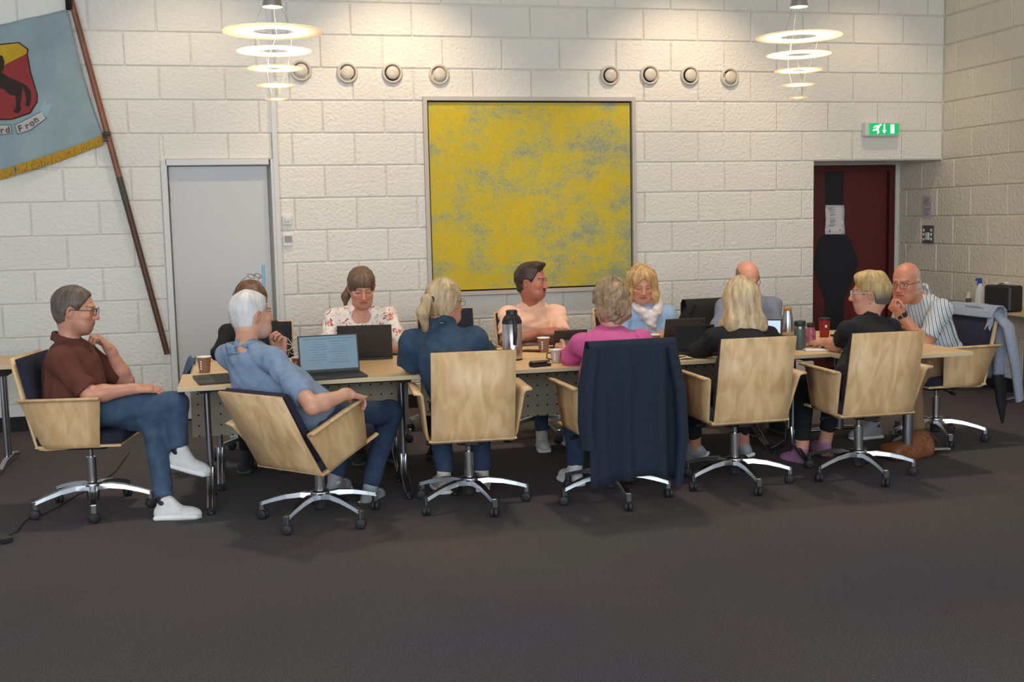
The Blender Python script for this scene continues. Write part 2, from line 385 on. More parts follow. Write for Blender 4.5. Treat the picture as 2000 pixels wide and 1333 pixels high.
# painting
a, b_ = at(825, 189, -.03), at(1239, 189.5, -.03); zb = at(1040, 572, -.03)[2]
pt = thing('painting', 'large square abstract painting in yellow and grey-green, pale frame', 'painting', ((a[0]+b_[0])/2, -.03, (a[2]+zb)/2))
hw = (b_[0]-a[0])/2; hh = (a[2]-zb)/2; FM = M('pale_wood_frame', S(196, 188, 178), .5, var=.04, vscale=12)
for sx in (-1, 1): MB().box((sx*(hw-.016), 0, 0), (.016, .032, hh)).build('frame_bar', FM, pt)
for sz in (-1, 1): MB().box((0, 0, sz*(hh-.016)), (hw-.032, .032, .016)).build('frame_bar', FM, pt)
def canvas():
    mt, nt, b, nn, ln = new_mat('painted_canvas'); b.inputs['Roughness'].default_value = .6
    tc = nn('ShaderNodeTexCoord')
    def noise(sc, det, st=(1, 1, 1), dist=0, loc=(0, 0, 0)):
        mp = nn('ShaderNodeMapping'); mp.inputs['Scale'].default_value = st; mp.inputs['Location'].default_value = loc; ln(tc.outputs['Object'], mp.inputs[0])
        n = nn('ShaderNodeTexNoise'); n.inputs['Scale'].default_value = sc; n.inputs['Detail'].default_value = det; n.inputs['Distortion'].default_value = dist; n.inputs['Roughness'].default_value = .65; ln(mp.outputs[0], n.inputs['Vector']); return n.outputs['Fac']
    sx = nn('ShaderNodeSeparateXYZ'); ln(tc.outputs['Object'], sx.inputs[0])
    gx = nn('ShaderNodeMath'); gx.operation = 'MULTIPLY_ADD'; gx.inputs[1].default_value = -.055; gx.inputs[2].default_value = 0; ln(sx.outputs['X'], gx.inputs[0])
    ad = nn('ShaderNodeMath'); ad.operation = 'ADD'; ln(noise(2.6, 8, (1, 1, 1.5)), ad.inputs[0]); ln(gx.outputs[0], ad.inputs[1])
    n2 = noise(46, 5, (1, 1, 1), 1.5)
    m1 = nn('ShaderNodeMath'); m1.operation = 'MULTIPLY_ADD'; m1.inputs[1].default_value = .88; ln(n2, m1.inputs[0]); ln(ad.outputs[0], m1.inputs[2])
    cr = nn('ShaderNodeValToRGB'); e = cr.color_ramp.elements; e[0].position = .76; e[0].color = S(152, 156, 132); e[1].position = 1.0; e[1].color = S(218, 188, 22)
    x = e.new(.87); x.color = S(184, 180, 104); x = e.new(.94); x.color = S(206, 188, 56)
    ln(m1.outputs[0], cr.inputs['Fac'])
    n3 = noise(120, 3, (1, 1, 1), 2.5, (3, 3, 3))
    cr2 = nn('ShaderNodeValToRGB'); cr2.color_ramp.elements[0].position = .33; cr2.color_ramp.elements[0].color = (.38, .38, .38, 1); cr2.color_ramp.elements[1].position = .5; cr2.color_ramp.elements[1].color = (1, 1, 1, 1)
    ln(n3, cr2.inputs['Fac'])
    mx = nn('ShaderNodeMix'); mx.data_type = 'RGBA'; mx.blend_type = 'MULTIPLY'; mx.inputs[0].default_value = .8; ln(cr.outputs[0], mx.inputs[6]); ln(cr2.outputs[0], mx.inputs[7]); ln(mx.outputs[2], b.inputs['Base Color'])
    bp = nn('ShaderNodeBump'); bp.inputs['Strength'].default_value = .4; bp.inputs['Distance'].default_value = .005; ln(n2, bp.inputs['Height']); ln(bp.outputs[0], b.inputs['Normal']); return mt
MB().box((0, .008, 0), (hw-.045, .012, hh-.045)).build('canvas', canvas(), pt)
MB().box((0, .024, 0), (hw-.02, .004, hh-.02)).build('backing_board', MT['matteblack'], pt)
# exit sign
a = at(1688, 238, -.05); b_ = at(1755, 267, -.05)
ex = thing('exit_sign', 'lit green emergency exit sign with running figure and arrow', 'exit sign', ((a[0]+b_[0])/2, -.05, (a[2]+b_[2])/2))
w2, h2 = (b_[0]-a[0])/2, (a[2]-b_[2])/2
MB().box((0, .012, 0), (w2, .04, h2), bev=.012).build('housing', MT['white'], ex)
GR = M('lit_green', S(16, 150, 84), .4, emit=1.1); WH = M('lit_white', S(240, 255, 246), .4, emit=1.6)
MB().box((.008, -.030, 0), (w2-.026, .003, h2-.016)).build('panel', GR, ex)
pic = MB()
def pg(l, s=1.): pic.prism([(x*s, -.033, z*s) for x, z in l], (0, -.0015, 0))
ox = -.072
pg([(ox+.03, .038), (ox+.042, .046), (ox+.052, .04), (ox+.046, .028), (ox+.034, .028)])
pg([(ox-.012, .03), (ox+.028, .034), (ox+.034, .022), (ox+.02, -.002), (ox+.03, -.03), (ox+.014, -.044), (ox+.006, -.04), (ox+.014, -.024), (ox-.002, -.01), (ox-.034, -.018), (ox-.036, -.008), (ox-.004, .004), (ox+.006, .02), (ox-.012, .02), (ox-.022, .008), (ox-.03, .014)])
pg([(.002, .042), (.014, .042), (.014, -.012), (.027, -.012), (.008, -.04), (-.011, -.012), (.002, -.012)])
pg([(.072, .04), (.108, .04), (.108, -.04), (.072, -.04)])
pic.build('pictogram', WH, ex)
# pendant lamps: cone spot over five frosted rings
def frost():
    mt, nt, b, nn, ln = new_mat('frosted_acrylic')
    b.inputs['Base Color'].default_value = S(240, 230, 214); b.inputs['Roughness'].default_value = .5
    tr = nn('ShaderNodeBsdfTranslucent'); tr.inputs[0].default_value = S(255, 240, 215)
    em = nn('ShaderNodeEmission'); em.inputs[0].default_value = S(255, 236, 205); em.inputs[1].default_value = .10
    tp_ = nn('ShaderNodeBsdfTransparent')
    a1 = nn('ShaderNodeMixShader'); a1.inputs[0].default_value = .5; ln(b.outputs[0], a1.inputs[1]); ln(tr.outputs[0], a1.inputs[2])
    a2 = nn('ShaderNodeAddShader'); ln(a1.outputs[0], a2.inputs[0]); ln(em.outputs[0], a2.inputs[1])
    a3 = nn('ShaderNodeMixShader'); a3.inputs[0].default_value = .16; ln(a2.outputs[0], a3.inputs[1]); ln(tp_.outputs[0], a3.inputs[2])
    ln(a3.outputs[0], nt.nodes['Material Output'].inputs[0]); return mt
FRO = frost(); LAMPW = M('lamp_opening', S(255, 244, 226), .4, emit=6)
for (cx, rows, lab) in ((534, ((62, .286, .118), (100, .212, .088), (134, .158, .058), (167, .108, .026), (194, .062, .0)), 'tiered pendant lamp of five glowing rings hanging near the flag side, left'),
                  (1560, ((72, .272, .118), (107, .204, .088), (138, .152, .058), (166, .105, .026), (191, .062, .0)), 'tiered pendant lamp of five glowing rings hanging near the exit sign, right')):
    p0 = at(cx, rows[0][0], -2.6); X, Y = p0[0], -2.6
    L = thing('pendant_lamp', lab, 'lamp', (X, Y, p0[2]), 0, 'tiered ring pendant lamps')
    z0 = p0[2]; zs = []
    for (py, ro, ri) in rows:
        z = at(cx, py, -2.6)[2]-z0; zs.append((z, ro, ri))
        prof = [(ri, -.003), (ro, -.002), (ro, .002), (ri, .003), (ri, -.003)] if ri > 0 else [(.0, -.003), (ro, -.002), (ro, .002), (0, .003)]
        MB().lathe(prof, c=(0, 0, z), n=48).build('ring', FRO, L)
    cz = at(cx, 14, -2.6)[2]-z0
    MB().lathe([(.058, cz), (.030, cz+.17), (.012, cz+.2), (.0, cz+.2)], n=28).build('cone', MT['steel'], L)
    MB().lathe([(.054, cz+.003), (.0, cz+.003)], n=24).build('lens', LAMPW, L)
    MB().tube([(0, 0, cz+.2), (0, 0, CEIL-z0)], .004, 6).build('cable', MT['steel'], L)
    wires = MB()
    for i in range(4):
        (za, ra, ia), (zb_, rb, ib) = zs[i], zs[i+1]
        for an in (200, 320, 80):
            q = math.radians(an+25*i); wires.tube([(math.cos(q)*(ia+.01), math.sin(q)*(ia+.01), za), (math.cos(q+.4)*max(ib+.012, .02), math.sin(q+.4)*max(ib+.012, .02), zb_)], .0012, 5)
    for an in (200, 320, 80):
        q = math.radians(an); wires.tube([(math.cos(q)*.05, math.sin(q)*.05, cz+.02), (math.cos(q)*.128, math.sin(q)*.128, 0)], .0012, 5)
    wires.build('wire', MT['steel'], L)
    s_ = spot('lamp_light', (X, Y, z0+cz-.01), (X, Y, 0), 70, 2.3, (1, .86, .66), 1.0, .03)
# ---------------- flag and pole ----------------
FY = -.06
pole = thing('flag_pole', 'old wooden flag pole leaning across the block wall beside the banner', 'pole', tuple(at(326, 690, FY)))
o0 = at(326, 690, FY); top = at(128, -40, FY)-o0; bot = at(327, 692, FY)-o0
u = (top-bot)/np.linalg.norm(top-bot); Lp = np.linalg.norm(top-bot)
WP = M('varnished_pole', S(134, 80, 52), .45, var=.25, vscale=18, stretch=(1, 1, .3)); WPD = M('dark_pole', S(84, 50, 32), .5, var=.2, vscale=20)
tj = .52
MB().tube([bot, bot+u*Lp*.2, bot+u*Lp*.42], [.023, .0235, .0235], 12).build('lower_shaft', WPD, pole)
MB().tube([bot+u*Lp*.42, bot+u*Lp*.485], .0245, 12).build('sleeve', M('grey_sleeve', S(70, 68, 58), .6), pole)
MB().tube([bot+u*Lp*.485, bot+u*Lp*.7, top], [.0235, .0235, .022], 12).build('upper_shaft', WP, pole)
kt = MB()
for k in range(7):
    q = k*.9; cc = at(209, 266, FY)-o0+np.array([0, 0, .012*(k-3)]); kt.tube([cc+np.array([.027*math.cos(a_), .027*math.sin(a_), .01*math.sin(q)]) for a_ in np.linspace(0, 2*PI, 10)], .004, 6)
kt.tube([at(205, 262, FY)-o0, at(198, 262, FY)-o0+np.array([0, -.01, 0])], .003, 6)
kt.build('binding', M('dark_cord', S(64, 62, 66), .9), pole)
kt = MB()
for k in range(6):
    cc = at(136, 6, FY)-o0+np.array([0, 0, .014*(k-3)]); kt.tube([cc+np.array([.028*math.cos(a_), .028*math.sin(a_), 0]) for a_ in np.linspace(0, 2*PI, 10)], .006, 6)
kt.build('knot', M('black_cord', S(30, 27, 28), .9), pole)
flag = thing('banner', 'faded light blue banner with shield, ribbon and gold fringe', 'flag', tuple(at(100, 180, FY+.02)))
fo = at(100, 180, FY+.02)
def fpt(u, v, lift=0.):
    # u: 0 at left (off frame) .. 1 at pole; v: 0 top .. 1 bottom
    tx = -60+u*192; ty = 62-u*44-14*math.sin(u*PI)*.0
    bx = -60+u*262; by = 352-u*84+6*math.sin(u*PI)
    px_, py_ = tx+(bx-tx)*v, ty+(by-ty)*v
    px_ -= 10*math.sin(v*PI)*u*.6
    p = at(px_, py_, FY+.022)-fo
    p[1] += .016*math.sin(u*9+v*7)*(.3+v)+.008*math.sin(u*19-v*9)*(1-v*.3)-lift
    return p
MB().sheet([[fpt(u, v) for u in np.linspace(0, 1, 40)] for v in np.linspace(0, 1, 30)], .0015).build('cloth', M('pale_blue_cloth', S(146, 164, 166), .85, var=.12, vscale=4, bump=.15, bscale=260), flag)
def finv(px_, py_):
    best = None; u_, v_ = .6, .5
    for it in range(30):
        q = fpt(u_, v_); e = np.array([0, 0.])
        t = at(px_, py_, FY+.022)-fo
        J = np.array([(fpt(u_+1e-3, v_)-q)[[0, 2]], (fpt(u_, v_+1e-3)-q)[[0, 2]]]).T/1e-3
        d = np.linalg.solve(J, (t-q)[[0, 2]]); u_ += d[0]; v_ += d[1]
    return u_, v_
def on_flag(poly, lift, name, mt, par=None, sub=4):
    """lay a pixel-measured outline on the cloth as a thin raised patch (triangulated, subdivided)"""
    uv = [finv(*p) for p in poly]
    bm = bmesh.new(); vs = [bm.verts.new((a_, b2, 0)) for a_, b2 in uv]; bm.faces.new(vs)
    bmesh.ops.triangulate(bm, faces=bm.faces[:])
    for _ in range(sub): bmesh.ops.subdivide_edges(bm, edges=bm.edges[:], cuts=1, use_grid_fill=True); bmesh.ops.triangulate(bm, faces=[f for f in bm.faces if len(f.verts) > 3])
    for v in bm.verts: v.co = Vector(fpt(v.co.x, v.co.y, lift))
    bmesh.ops.recalc_face_normals(bm, faces=bm.faces[:])
    me = bpy.data.meshes.new(name); bm.to_mesh(me); bm.free(); me.materials.append(mt)
    return link(name, me, par or flag)
DK = M('painted_outline', S(60, 34, 34), .8)
sh_out = [(-30, 90), (37, 82), (56, 96), (54, 105), (60, 140), (74, 185), (74, 200), (60, 222), (22, 234), (-30, 236)]
shield = on_flag(sh_out, .004, 'shield_outline', DK)
on_flag([(-30, 93), (36, 84.5), (53, 97), (51.5, 105), (15, 148), (-30, 150)], .0075, 'shield_gold', M('old_gold_paint', S(196, 158, 30), .8, var=.1, vscale=14), shield)
on_flag([(-30, 150), (15, 148), (51.5, 105), (58, 141), (72, 185), (72, 199), (58, 220), (22, 231.5), (-30, 233)], .0100, 'shield_red', M('old_red_paint', S(150, 52, 50), .8, var=.12, vscale=14), shield)
HB = M('horse_brown_black', S(52, 38, 32), .85, var=.15, vscale=20)
horse = on_flag([(-30, 118), (-4, 108), (6, 110), (10, 122), (8, 135), (4, 142), (18, 152), (34, 158), (44, 164), (44, 180), (36, 187), (20, 186), (10, 176), (-4, 170), (-30, 172)], .0135, 'horse_body', HB)
on_flag([(29, 182), (43, 178), (42, 192), (39, 200), (41, 214), (36, 221), (25, 219), (31, 208), (31, 196)], .0135, 'horse_leg', HB)
on_flag([(42, 162), (52, 167), (60, 178), (61, 194), (57, 209), (50, 206), (52, 194), (48, 178)], .0135, 'horse_tail', HB)
RB = M('ribbon_paint', S(192, 186, 178), .85); RBO = M('ribbon_outline', S(92, 118, 130), .85)
on_flag([(27, 243), (82, 217), (93, 232), (60, 256), (33, 263)], .004, 'ribbon_edge', RBO)
on_flag([(29, 244.5), (81.5, 219.5), (90.5, 232), (59, 254), (34.5, 261)], .0075, 'ribbon', RB)
on_flag([(-30, 244), (22, 243), (24, 261), (-30, 268)], .004, 'ribbon_edge', RBO)
on_flag([(-30, 245.5), (20.5, 245), (22, 260), (-30, 266)], .0075, 'ribbon', RB)
on_flag([(78, 216), (89, 194), (92, 206), (104, 200), (98, 219), (90, 229)], .004, 'ribbon_tail', M('ribbon_tail_paint', S(150, 176, 184), .85))
def flag_text(s, px_, py_, size, ang):
    cu = bpy.data.curves.new('lettering', 'FONT'); cu.body = s; cu.size = size; cu.extrude = .0006; cu.align_x = 'LEFT'; cu.offset = .0012
    o = bpy.data.objects.new('lettering', cu); COL.objects.link(o)
    dg = bpy.context.evaluated_depsgraph_get(); me = bpy.data.meshes.new_from_object(o.evaluated_get(dg)); bpy.data.objects.remove(o)
    me.materials.clear(); me.materials.append(M('faded_brown_lettering', S(100, 84, 66), .9))
    u_, v_ = finv(px_, py_); p = fpt(u_, v_, .017)
    ob = link('lettering', me, flag, tuple(p)); ob.rotation_euler = (PI/2, -math.radians(ang), 0); return ob
for ch, x, y, an in (('F', 37, 258, 12), ('r', 52, 252.5, 20), ('o', 61, 248, 26), ('n', 71, 241.5, 34), ('d', 11, 259.5, 3), ('r', 1, 260.5, 2)):
    flag_text(ch, x, y, .068, an)
fr_ = MB()
for i in range(150):
    u_ = (i+.5)/150
    if 33 < 0: pass
    a_ = fpt(u_, .985, .002); L_ = .068+.006*rng.random()
    if abs(u_-.345) < .006: continue
    fr_.tube([a_, a_+np.array([rng.uniform(-.004, .004), -.002, -L_*.5]), a_+np.array([rng.uniform(-.006, .006), 0, -L_])], [.0048, .005, .0042], 5)
tag(fr_.build('fringe', M('gold_fringe', S(190, 148, 38), .75, var=.25, vscale=60), flag), kind='stuff')
# ---------------- tables ----------------
TZ = .71
def table(name, label, x0, x1, y0, y1, legs, panel=None, group='conference tables', foot_dir=-1, cat='table'):
    t = thing(name, label, cat, ((x0+x1)/2, (y0+y1)/2, 0), 0, group); hx, hy = (x1-x0)/2, (y1-y0)/2
    tp = MB().box((0, 0, TZ-.0125), (hx-.001, hy-.001, .0125), bev=.002).build('table_top', [MT['birch_top'], MT['birch_edge']], t)
    for p in tp.data.polygons: p.material_index = 0 if p.normal.z > .5 else 1
    MB().box((0, 0, TZ-.045), (hx-.09, .03, .02)).build('under_rail', MT['matteblack'], t)
    for lx in legs:
        g = MB()
        for dy in (-.028, .028): g.tube([(lx, dy, TZ-.03), (lx, dy, .2)], .017, 10)
        lg = g.build('leg_column', MT['chrome'], t)
        MB().box((lx, 0, TZ-.035), (.03, hy-.05, .012)).build('top_bracket', MT['matteblack'], t)
        fo_ = MB()
        for s in (-1, 1):
            for dx in (-.011, .011): fo_.tube([(lx+dx, s*.028, .22), (lx+dx, s*.045, .12), (lx+dx, s*(hy*.55), .06), (lx+dx, s*(hy-.05), .03)], [.013, .013, .012, .011], 8)
        fo_.build('foot', MT['chrome'], lg)
        for s in (-1, 1): MB().lathe([(.0, .0), (.022, .0), (.022, .012), (.0, .02)], (lx, s*(hy-.055), 0), 12).build('glide', MT['black'], lg)
    if panel:
        MB().box((0, panel, .505), (hx-.04, .009, .165), bev=.002).build('modesty_panel', MT['panel'], t)
    return t
YN, YM, YF = -3.17, -2.61, -2.04
XS = (-.80, .545, 1.89, 3.02)
lab = ('left', 'middle', 'right')
where = ('with two laptops, at the brown-shirted man\'s end', 'carrying the steel vacuum jug', 'carrying the open notebook and tablets')
whereb = ('in front of the woman in the floral top', 'in front of the man in the peach shirt', 'in front of the man in the grey T-shirt')
for i in range(3):
    x0, x1 = XS[i], XS[i+1]
    table('conference_table', 'birch-topped conference table of the near row, '+where[i], x0, x1, YN, YM, (-(x1-x0)/2+.14, (x1-x0)/2-.12), .265)
    table('conference_table', 'birch-topped conference table of the far row, '+whereb[i], max(x0, -.75), x1, YM, YF, (-(x1-x0)/2+.16, (x1-x0)/2-.12))
de = table('conference_table', 'birch end table with thick chrome column at the right, by the striped-shirt man', 3.02, 3.815, -3.44, -1.95, (), group='conference tables')
col = MB().tube([(.17, -.42, .05), (.17, -.42, TZ-.03)], .034, 16); cl = col.build('leg_column', MT['chrome'], de)
MB().tube([(.17-.3, -.42, .045), (.17, -.42, .06), (.17+.3, -.42, .045)], [.018, .026, .018], 10, flat=.7).build('foot', MT['chrome'], cl)
MB().tube([(.17, .42, .05), (.17, .42, TZ-.03)], .034, 16).build('leg_column', MT['chrome'], de)
MB().tube([(.17-.3, .42, .045), (.17, .42, .06), (.17+.3, .42, .045)], [.018, .026, .018], 10, flat=.7).build('foot', MT['chrome'], de)
# side tables
st = thing('side_table', 'plain birch table cut off by the left edge, behind the brown-shirted man', 'table', (-2.5, -1.4, 0))
t_ = MB().box((0, 0, .698), (.62, .32, .0125), bev=.002).build('table_top', [MT['birch_top'], MT['birch_edge']], st)
for p in t_.data.polygons: p.material_index = 0 if p.normal.z > .5 else 1
MB().box((0, 0, .66), (.58, .28, .022)).build('apron', MT['matteblack'], st)
for sx in (-1, 1):
    g = MB()
    for dy in (-.04, .04): g.tube([(sx*.5, dy, .05), (sx*.5, dy, .64)], .016, 10)
    lg = g.build('leg_column', MT['chrome'], st)
    MB().tube([(sx*.5, -.3, .03), (sx*.5, -.12, .06), (sx*.5, .12, .06), (sx*.5, .3, .03)], .018, 10).build('foot', MT['chrome'], lg)
s2 = thing('side_table', 'narrow birch table against the right wall holding the tissue box', 'table', (5.70, -1.75, 0))
t_ = MB().box((0, 0, .727), (.21, 1.22, .0125), bev=.002).build('table_top', [MT['birch_top'], MT['birch_edge']], s2)
for p in t_.data.polygons: p.material_index = 0 if p.normal.z > .5 else 1
for yy in (.95, .25, -1.0):
    MB().tube([(0, yy, .03), (0, yy, .715)], .02, 10).build('leg_column', MT['chrome'], s2)
    MB().tube([(-.19, yy, .022), (0, yy, .045), (.19, yy, .022)], .016, 8).build('foot', MT['chrome'], s2)
# ---------------- chairs ----------------
CH = {}
def make_chair():
    t = thing('office_chair', 'x', 'chair', (0, 0, 0), 0, 'birch plywood swivel chairs')
    hub = MB().lathe([(.0, .055), (.03, .055), (.034, .07), (.036, .135), (.05, .14), (.05, .155), (.03, .16), (.0, .16)], n=20).build('hub', MT['chrome'], t)
    MB().tube([(0, 0, .15), (0, 0, .30)], .027, 16).build('gas_sleeve', MT['steel'], t)
    MB().tube([(0, 0, .29), (0, 0, .37)], .014, 12).build('gas_piston', MT['chrome'], t)
    leg = MB(); n = 7
    P = [np.array([r, 0, z]) for r, z in ((.03, .128), (.10, .135), (.18, .125), (.26, .105), (.315, .088))]
    W = [.026, .025, .022, .019, .017]; T = [.022, .018, .016, .014, .013]
    rings = []
    for p, w_, th_ in zip(P, W, T):
        rings.append([p+np.array([0, w_, -th_*.6]), p+np.array([0, w_*.75, th_*.8]), p+np.array([0, -w_*.75, th_*.8]), p+np.array([0, -w_, -th_*.6])])
    vs = [v for r in rings for v in r]
    fs = [(i*4+j, (i+1)*4+j, (i+1)*4+(j+1) % 4, i*4+(j+1) % 4) for i in range(len(P)-1) for j in range(4)]+[(0, 1, 2, 3), (19, 18, 17, 16)]
    leg.add(vs, fs); leg.box((.315, 0, .074), (.013, .015, .022), bev=.003)
    lm = leg.mesh('base_leg', MT['chrome'])
    wh = MB()
    for s in (-1, 1): wh.lathe([(.0, .0), (.018, .0), (.028, .004), (.028, .016), (.02, .02), (.0, .02)], (0, 0, 0), 16, R=np.array([[0, 0, s], [1, 0, 0], [0, 1, 0.]]))
    wh.v = [(x+(.002 if x > 0 else -.002), y, z) for x, y, z in wh.v]
    wh.box((0, .006, .014), (.006, .016, .018), bev=.003)
    wm = wh.mesh('caster', MT['rubber'])
    for k in range(5):
        a = 2*PI*k/5+.32
        l = link('base_leg', lm, t, None, a)
        c = link('caster', wm, l, (.315, 0, .028), [1.2, .4, 2.2, -.6, .9][k])
    mech = MB().box((0, .0, .375), (.075, .11, .022), bev=.008).box((0, -.08, .37), (.04, .06, .016), bev=.005).build('tilt_mechanism', MT['black'], t)
    MB().tube([(-.07, .03, .37), (-.2, .03, .352)], .006, 8).tube([(-.19, .03, .353), (-.23, .03, .348)], .012, 8).build('lever', MT['black'], t)
    # plywood seat with upturned arms
    th_ = .013
    MB().box((0, .01, .402), (.235, .225, .0065), bev=.002).build('seat_shell', MT['birch'], t)
    for s in (-1, 1):
        # side profile lofted upwards: rows of (x, y0, y1, z)
        rows = [(.200, -.155, .125, .394), (.222, -.158, .125, .396), (.234, -.165, .126, .405), (.240, -.18, .128, .425), (.254, -.222, .138, .54), (.266, -.262, .148, .640), (.268, -.268, .150, .655), (.276, -.27, .151, .664), (.290, -.271, .151, .667), (.312, -.271, .151, .668)]
        g = [[(s*x, y0+(y1-y0)*v, z) for v in np.linspace(0, 1, 4)] for x, y0, y1, z in rows]
        if s < 0: g = [r[::-1] for r in g]
        MB().sheet(g, th_).build('arm_panel', MT['birch'], t)
    prof = [(.0, .396), (-.10, .392), (-.165, .388), (-.195, .392), (-.212, .408), (-.222, .45), (-.262, .62), (-.318, .885)]
    MB().sheet([[(x, y, z) for x in np.linspace(-.222, .222, 4)] for y, z in prof], th_).build('back_shell', MT['birch'], t)
    # cushions
    cu = MB(); rr = []
    for z, k in ((.409, .985), (.42, 1.), (.45, 1.), (.462, .985), (.468, .95), (.470, .8), (.470, 0.)):
        rr.append([(.218*k*sx_, .01+.222*k*sy_, z) for sx_, sy_ in [(-1, -1), (-.5, -1.0), (.5, -1.0), (1, -1), (1, 0), (1, 1), (.5, 1.0), (-.5, 1.0), (-1, 1), (-1, 0)]])
    n = 10; cu.add([p for r in rr for p in r], [(i*n+j, i*n+(j+1) % n, (i+1)*n+(j+1) % n, (i+1)*n+j) for i in range(len(rr)-1) for j in range(n)], 0, True)
    cu.build('seat_cushion', MT['navy'], t)
    nb = np.array([0, .969, .246])   # pad normal
    base = [(-.205, .47), (-.228, .55), (-.262, .68), (-.300, .85), (-.306, .876)]
    bk = MB(); A = [[(x, y+.010, z) for x in np.linspace(-.214, .214, 5)] for y, z in base]; B = [[(x*.985, y+.048-(.012 if i in (0, 4) else 0), z+.008) for x in np.linspace(-.214, .214, 5)] for i, (y, z) in enumerate(base)]
    bk.sheet(A); bk.sheet([r[::-1] for r in B])
    R_ = lambda g: [g[0][j] for j in range(5)]+[g[i][4] for i in range(1, 5)]+[g[4][j] for j in range(3, -1, -1)]+[g[i][0] for i in range(3, 0, -1)]
    ra, rb = R_(A), R_(B); n = len(ra); bk.add(ra+rb, [(i, (i+1) % n, (i+1) % n+n, i+n) for i in range(n)], 0)
    bk.build('back_cushion', MT['navy'], t)
    return t
chair0 = make_chair(); first = [True]
def chair(x, y, rz, label, tilt=0., lift=0.):
    c = chair0 if first[0] else copy_tree(chair0); first[0] = False
    c.location = (x, y, 0); c.rotation_euler = (0, 0, rz); c['label'] = label
    for ch in c.children:
        if ch.name.split('.')[0] == 'base_leg': ch.rotation_euler = (0, 0, ch.rotation_euler[2]-rz+c_base[0])
    return c
c_base = [0.]
def rel(c, angs):
    """turn the five-star base of a chair to a world angle"""
    ls = [ch for ch in c.children if ch.name.split('.')[0] == 'base_leg']
    for k, l in enumerate(ls): l.rotation_euler = (0, 0, angs-c.rotation_euler[2]+2*PI*k/5)
def tilted(c, ang, dz=0.):
    """recline: everything above the gas lift rotates about the mechanism"""
    for ch in c.children:
        if ch.name.split('.')[0] in ('seat_shell', 'arm_panel', 'back_shell', 'seat_cushion', 'back_cushion'):
            ch.matrix_local = Matrix.Translation((0, 0, .38+dz)) @ Matrix.Rotation(ang, 4, 'X') @ Matrix.Translation((0, 0, -.38))
R_ = math.radians
rel(chair(-1.30, -2.80, R_(-100), 'birch plywood swivel chair with the brown-shirted man, at the left table end'), R_(205))
c2 = chair(-.09, -3.41, R_(-48), 'reclined birch swivel chair turned sideways under the white-haired man in blue'); rel(c2, R_(162)); tilted(c2, R_(18), -.03)
rel(chair(.727, -3.353, R_(-4), 'birch swivel chair, third from the left, under the woman in denim'), R_(-5))
rel(chair(1.516, -3.45, R_(2), 'birch swivel chair draped with a navy cardigan, under the woman in pink'), R_(-92))
rel(chair(2.30, -3.36, R_(0), 'birch swivel chair under the woman with the straight blond bob'), R_(-18))
rel(chair(3.075, -3.40, R_(-1), 'birch swivel chair under the short-haired woman with white glasses'), R_(-20))
rel(chair(4.12, -2.62, R_(93), 'birch swivel chair with a grey jacket on its back, under the striped-shirt man'), R_(-35))
for x, l in ((-.36, 'navy-padded swivel chair across the table, under the woman in black'), (.36, 'navy-padded swivel chair across the table, under the woman in the floral top'), (1.05, 'empty navy-backed swivel chair across the table, beyond the woman in denim'), (1.60, 'swivel chair across the table, under the man in the peach shirt'), (2.36, 'swivel chair across the table, under the woman with the white scarf'), (3.12, 'swivel chair across the table with a black jacket, under the man in grey')):
    rel(chair(x, -1.56 if x != 1.05 else -1.02, R_(180+(6 if x > 1.1 else -6)), l), R_(40*x))
# ---------------- things on the tables ----------------
SCR = M('lit_screen', S(104, 130, 144), .3, emit=.12); SCRW = M('lit_tablet', S(180, 205, 232), .3, emit=.5); SCRD = M('dark_screen', S(16, 16, 18), .12)
TXT = M('screen_text', S(88, 112, 128), .5)
def laptop(label, loc, rz, w_=.33, d=.225, ang=105, screen=SCR, text=False, cat='laptop', keys=True, shell=None):
    sh = shell or MT['lapdark']; t = thing('laptop', label, cat, loc, rz)
    MB().box((0, 0, .008), (w_/2, d/2, .0075), bev=.003).build('base', sh, t)
    if keys:
        kb = MB()
        for r in range(5):
            for c in range(13): kb.box((-w_*.42+c*w_*.07, d*.30-r*.021, .0165), (w_*.03, .0085, .0012))
        tag(kb.build('keyboard', MT['keys'], t), kind='stuff')
        MB().box((0, -d*.33, .0162), (.05, .028, .0006)).build('touchpad', MT['keys'], t)
    a = math.radians(ang); u = np.array([0, -math.cos(a), math.sin(a)]); n_ = np.array([0, -math.sin(a), -math.cos(a)])
    Rl = np.stack([np.array([1., 0, 0]), u, -n_*-1.], 1); h = d*.98; hg = np.array([0, d/2-.004, .016])
    lid = MB().box(hg+u*h/2, (w_/2, h/2, .0035), Rl, bev=.002).build('lid', sh, t)
    MB().box(hg+u*h*.52+n_*.004, (w_/2-.008, h/2-.012, .0006), Rl).build('screen', screen, lid)
    if text:
        tx = MB()
        for i in range(9):
            for j in range(2): tx.box(hg+u*h*(.82-.07*i)+n_*.005+np.array([-.07+j*.12+.006*((i*3+j) % 4), 0, 0]), (.02+.012*((i*5+j*3) % 4), .0013, .0003), Rl)
        tx.box(hg+u*h*.9+n_*.005, (w_/2-.03, .002, .0003), Rl)
        tag(tx.build('screen_text', TXT, lid), kind='stuff')
    return t
laptop('open black laptop lying at the left table end with its keyboard showing', (-.60, -2.95, TZ), R_(-82), ang=110, screen=SCRD)
laptop('open laptop with a lit pale screen facing the white-haired man', tuple(atz(655, 742, TZ)+np.array([.0, .115, 0])), R_(6), w_=.34, d=.215, ang=102, text=True)
l3 = laptop('dark laptop seen from behind, in front of the woman in the floral top', (.30, -2.24, TZ), R_(172), w_=.335, d=.215, ang=104, screen=SCR)
laptop('black tablet with keyboard cover, before the woman with the blond bob', (2.26, -2.93, TZ), R_(-12), w_=.25, d=.17, ang=112, screen=SCRD, shell=MT['matteblack'])
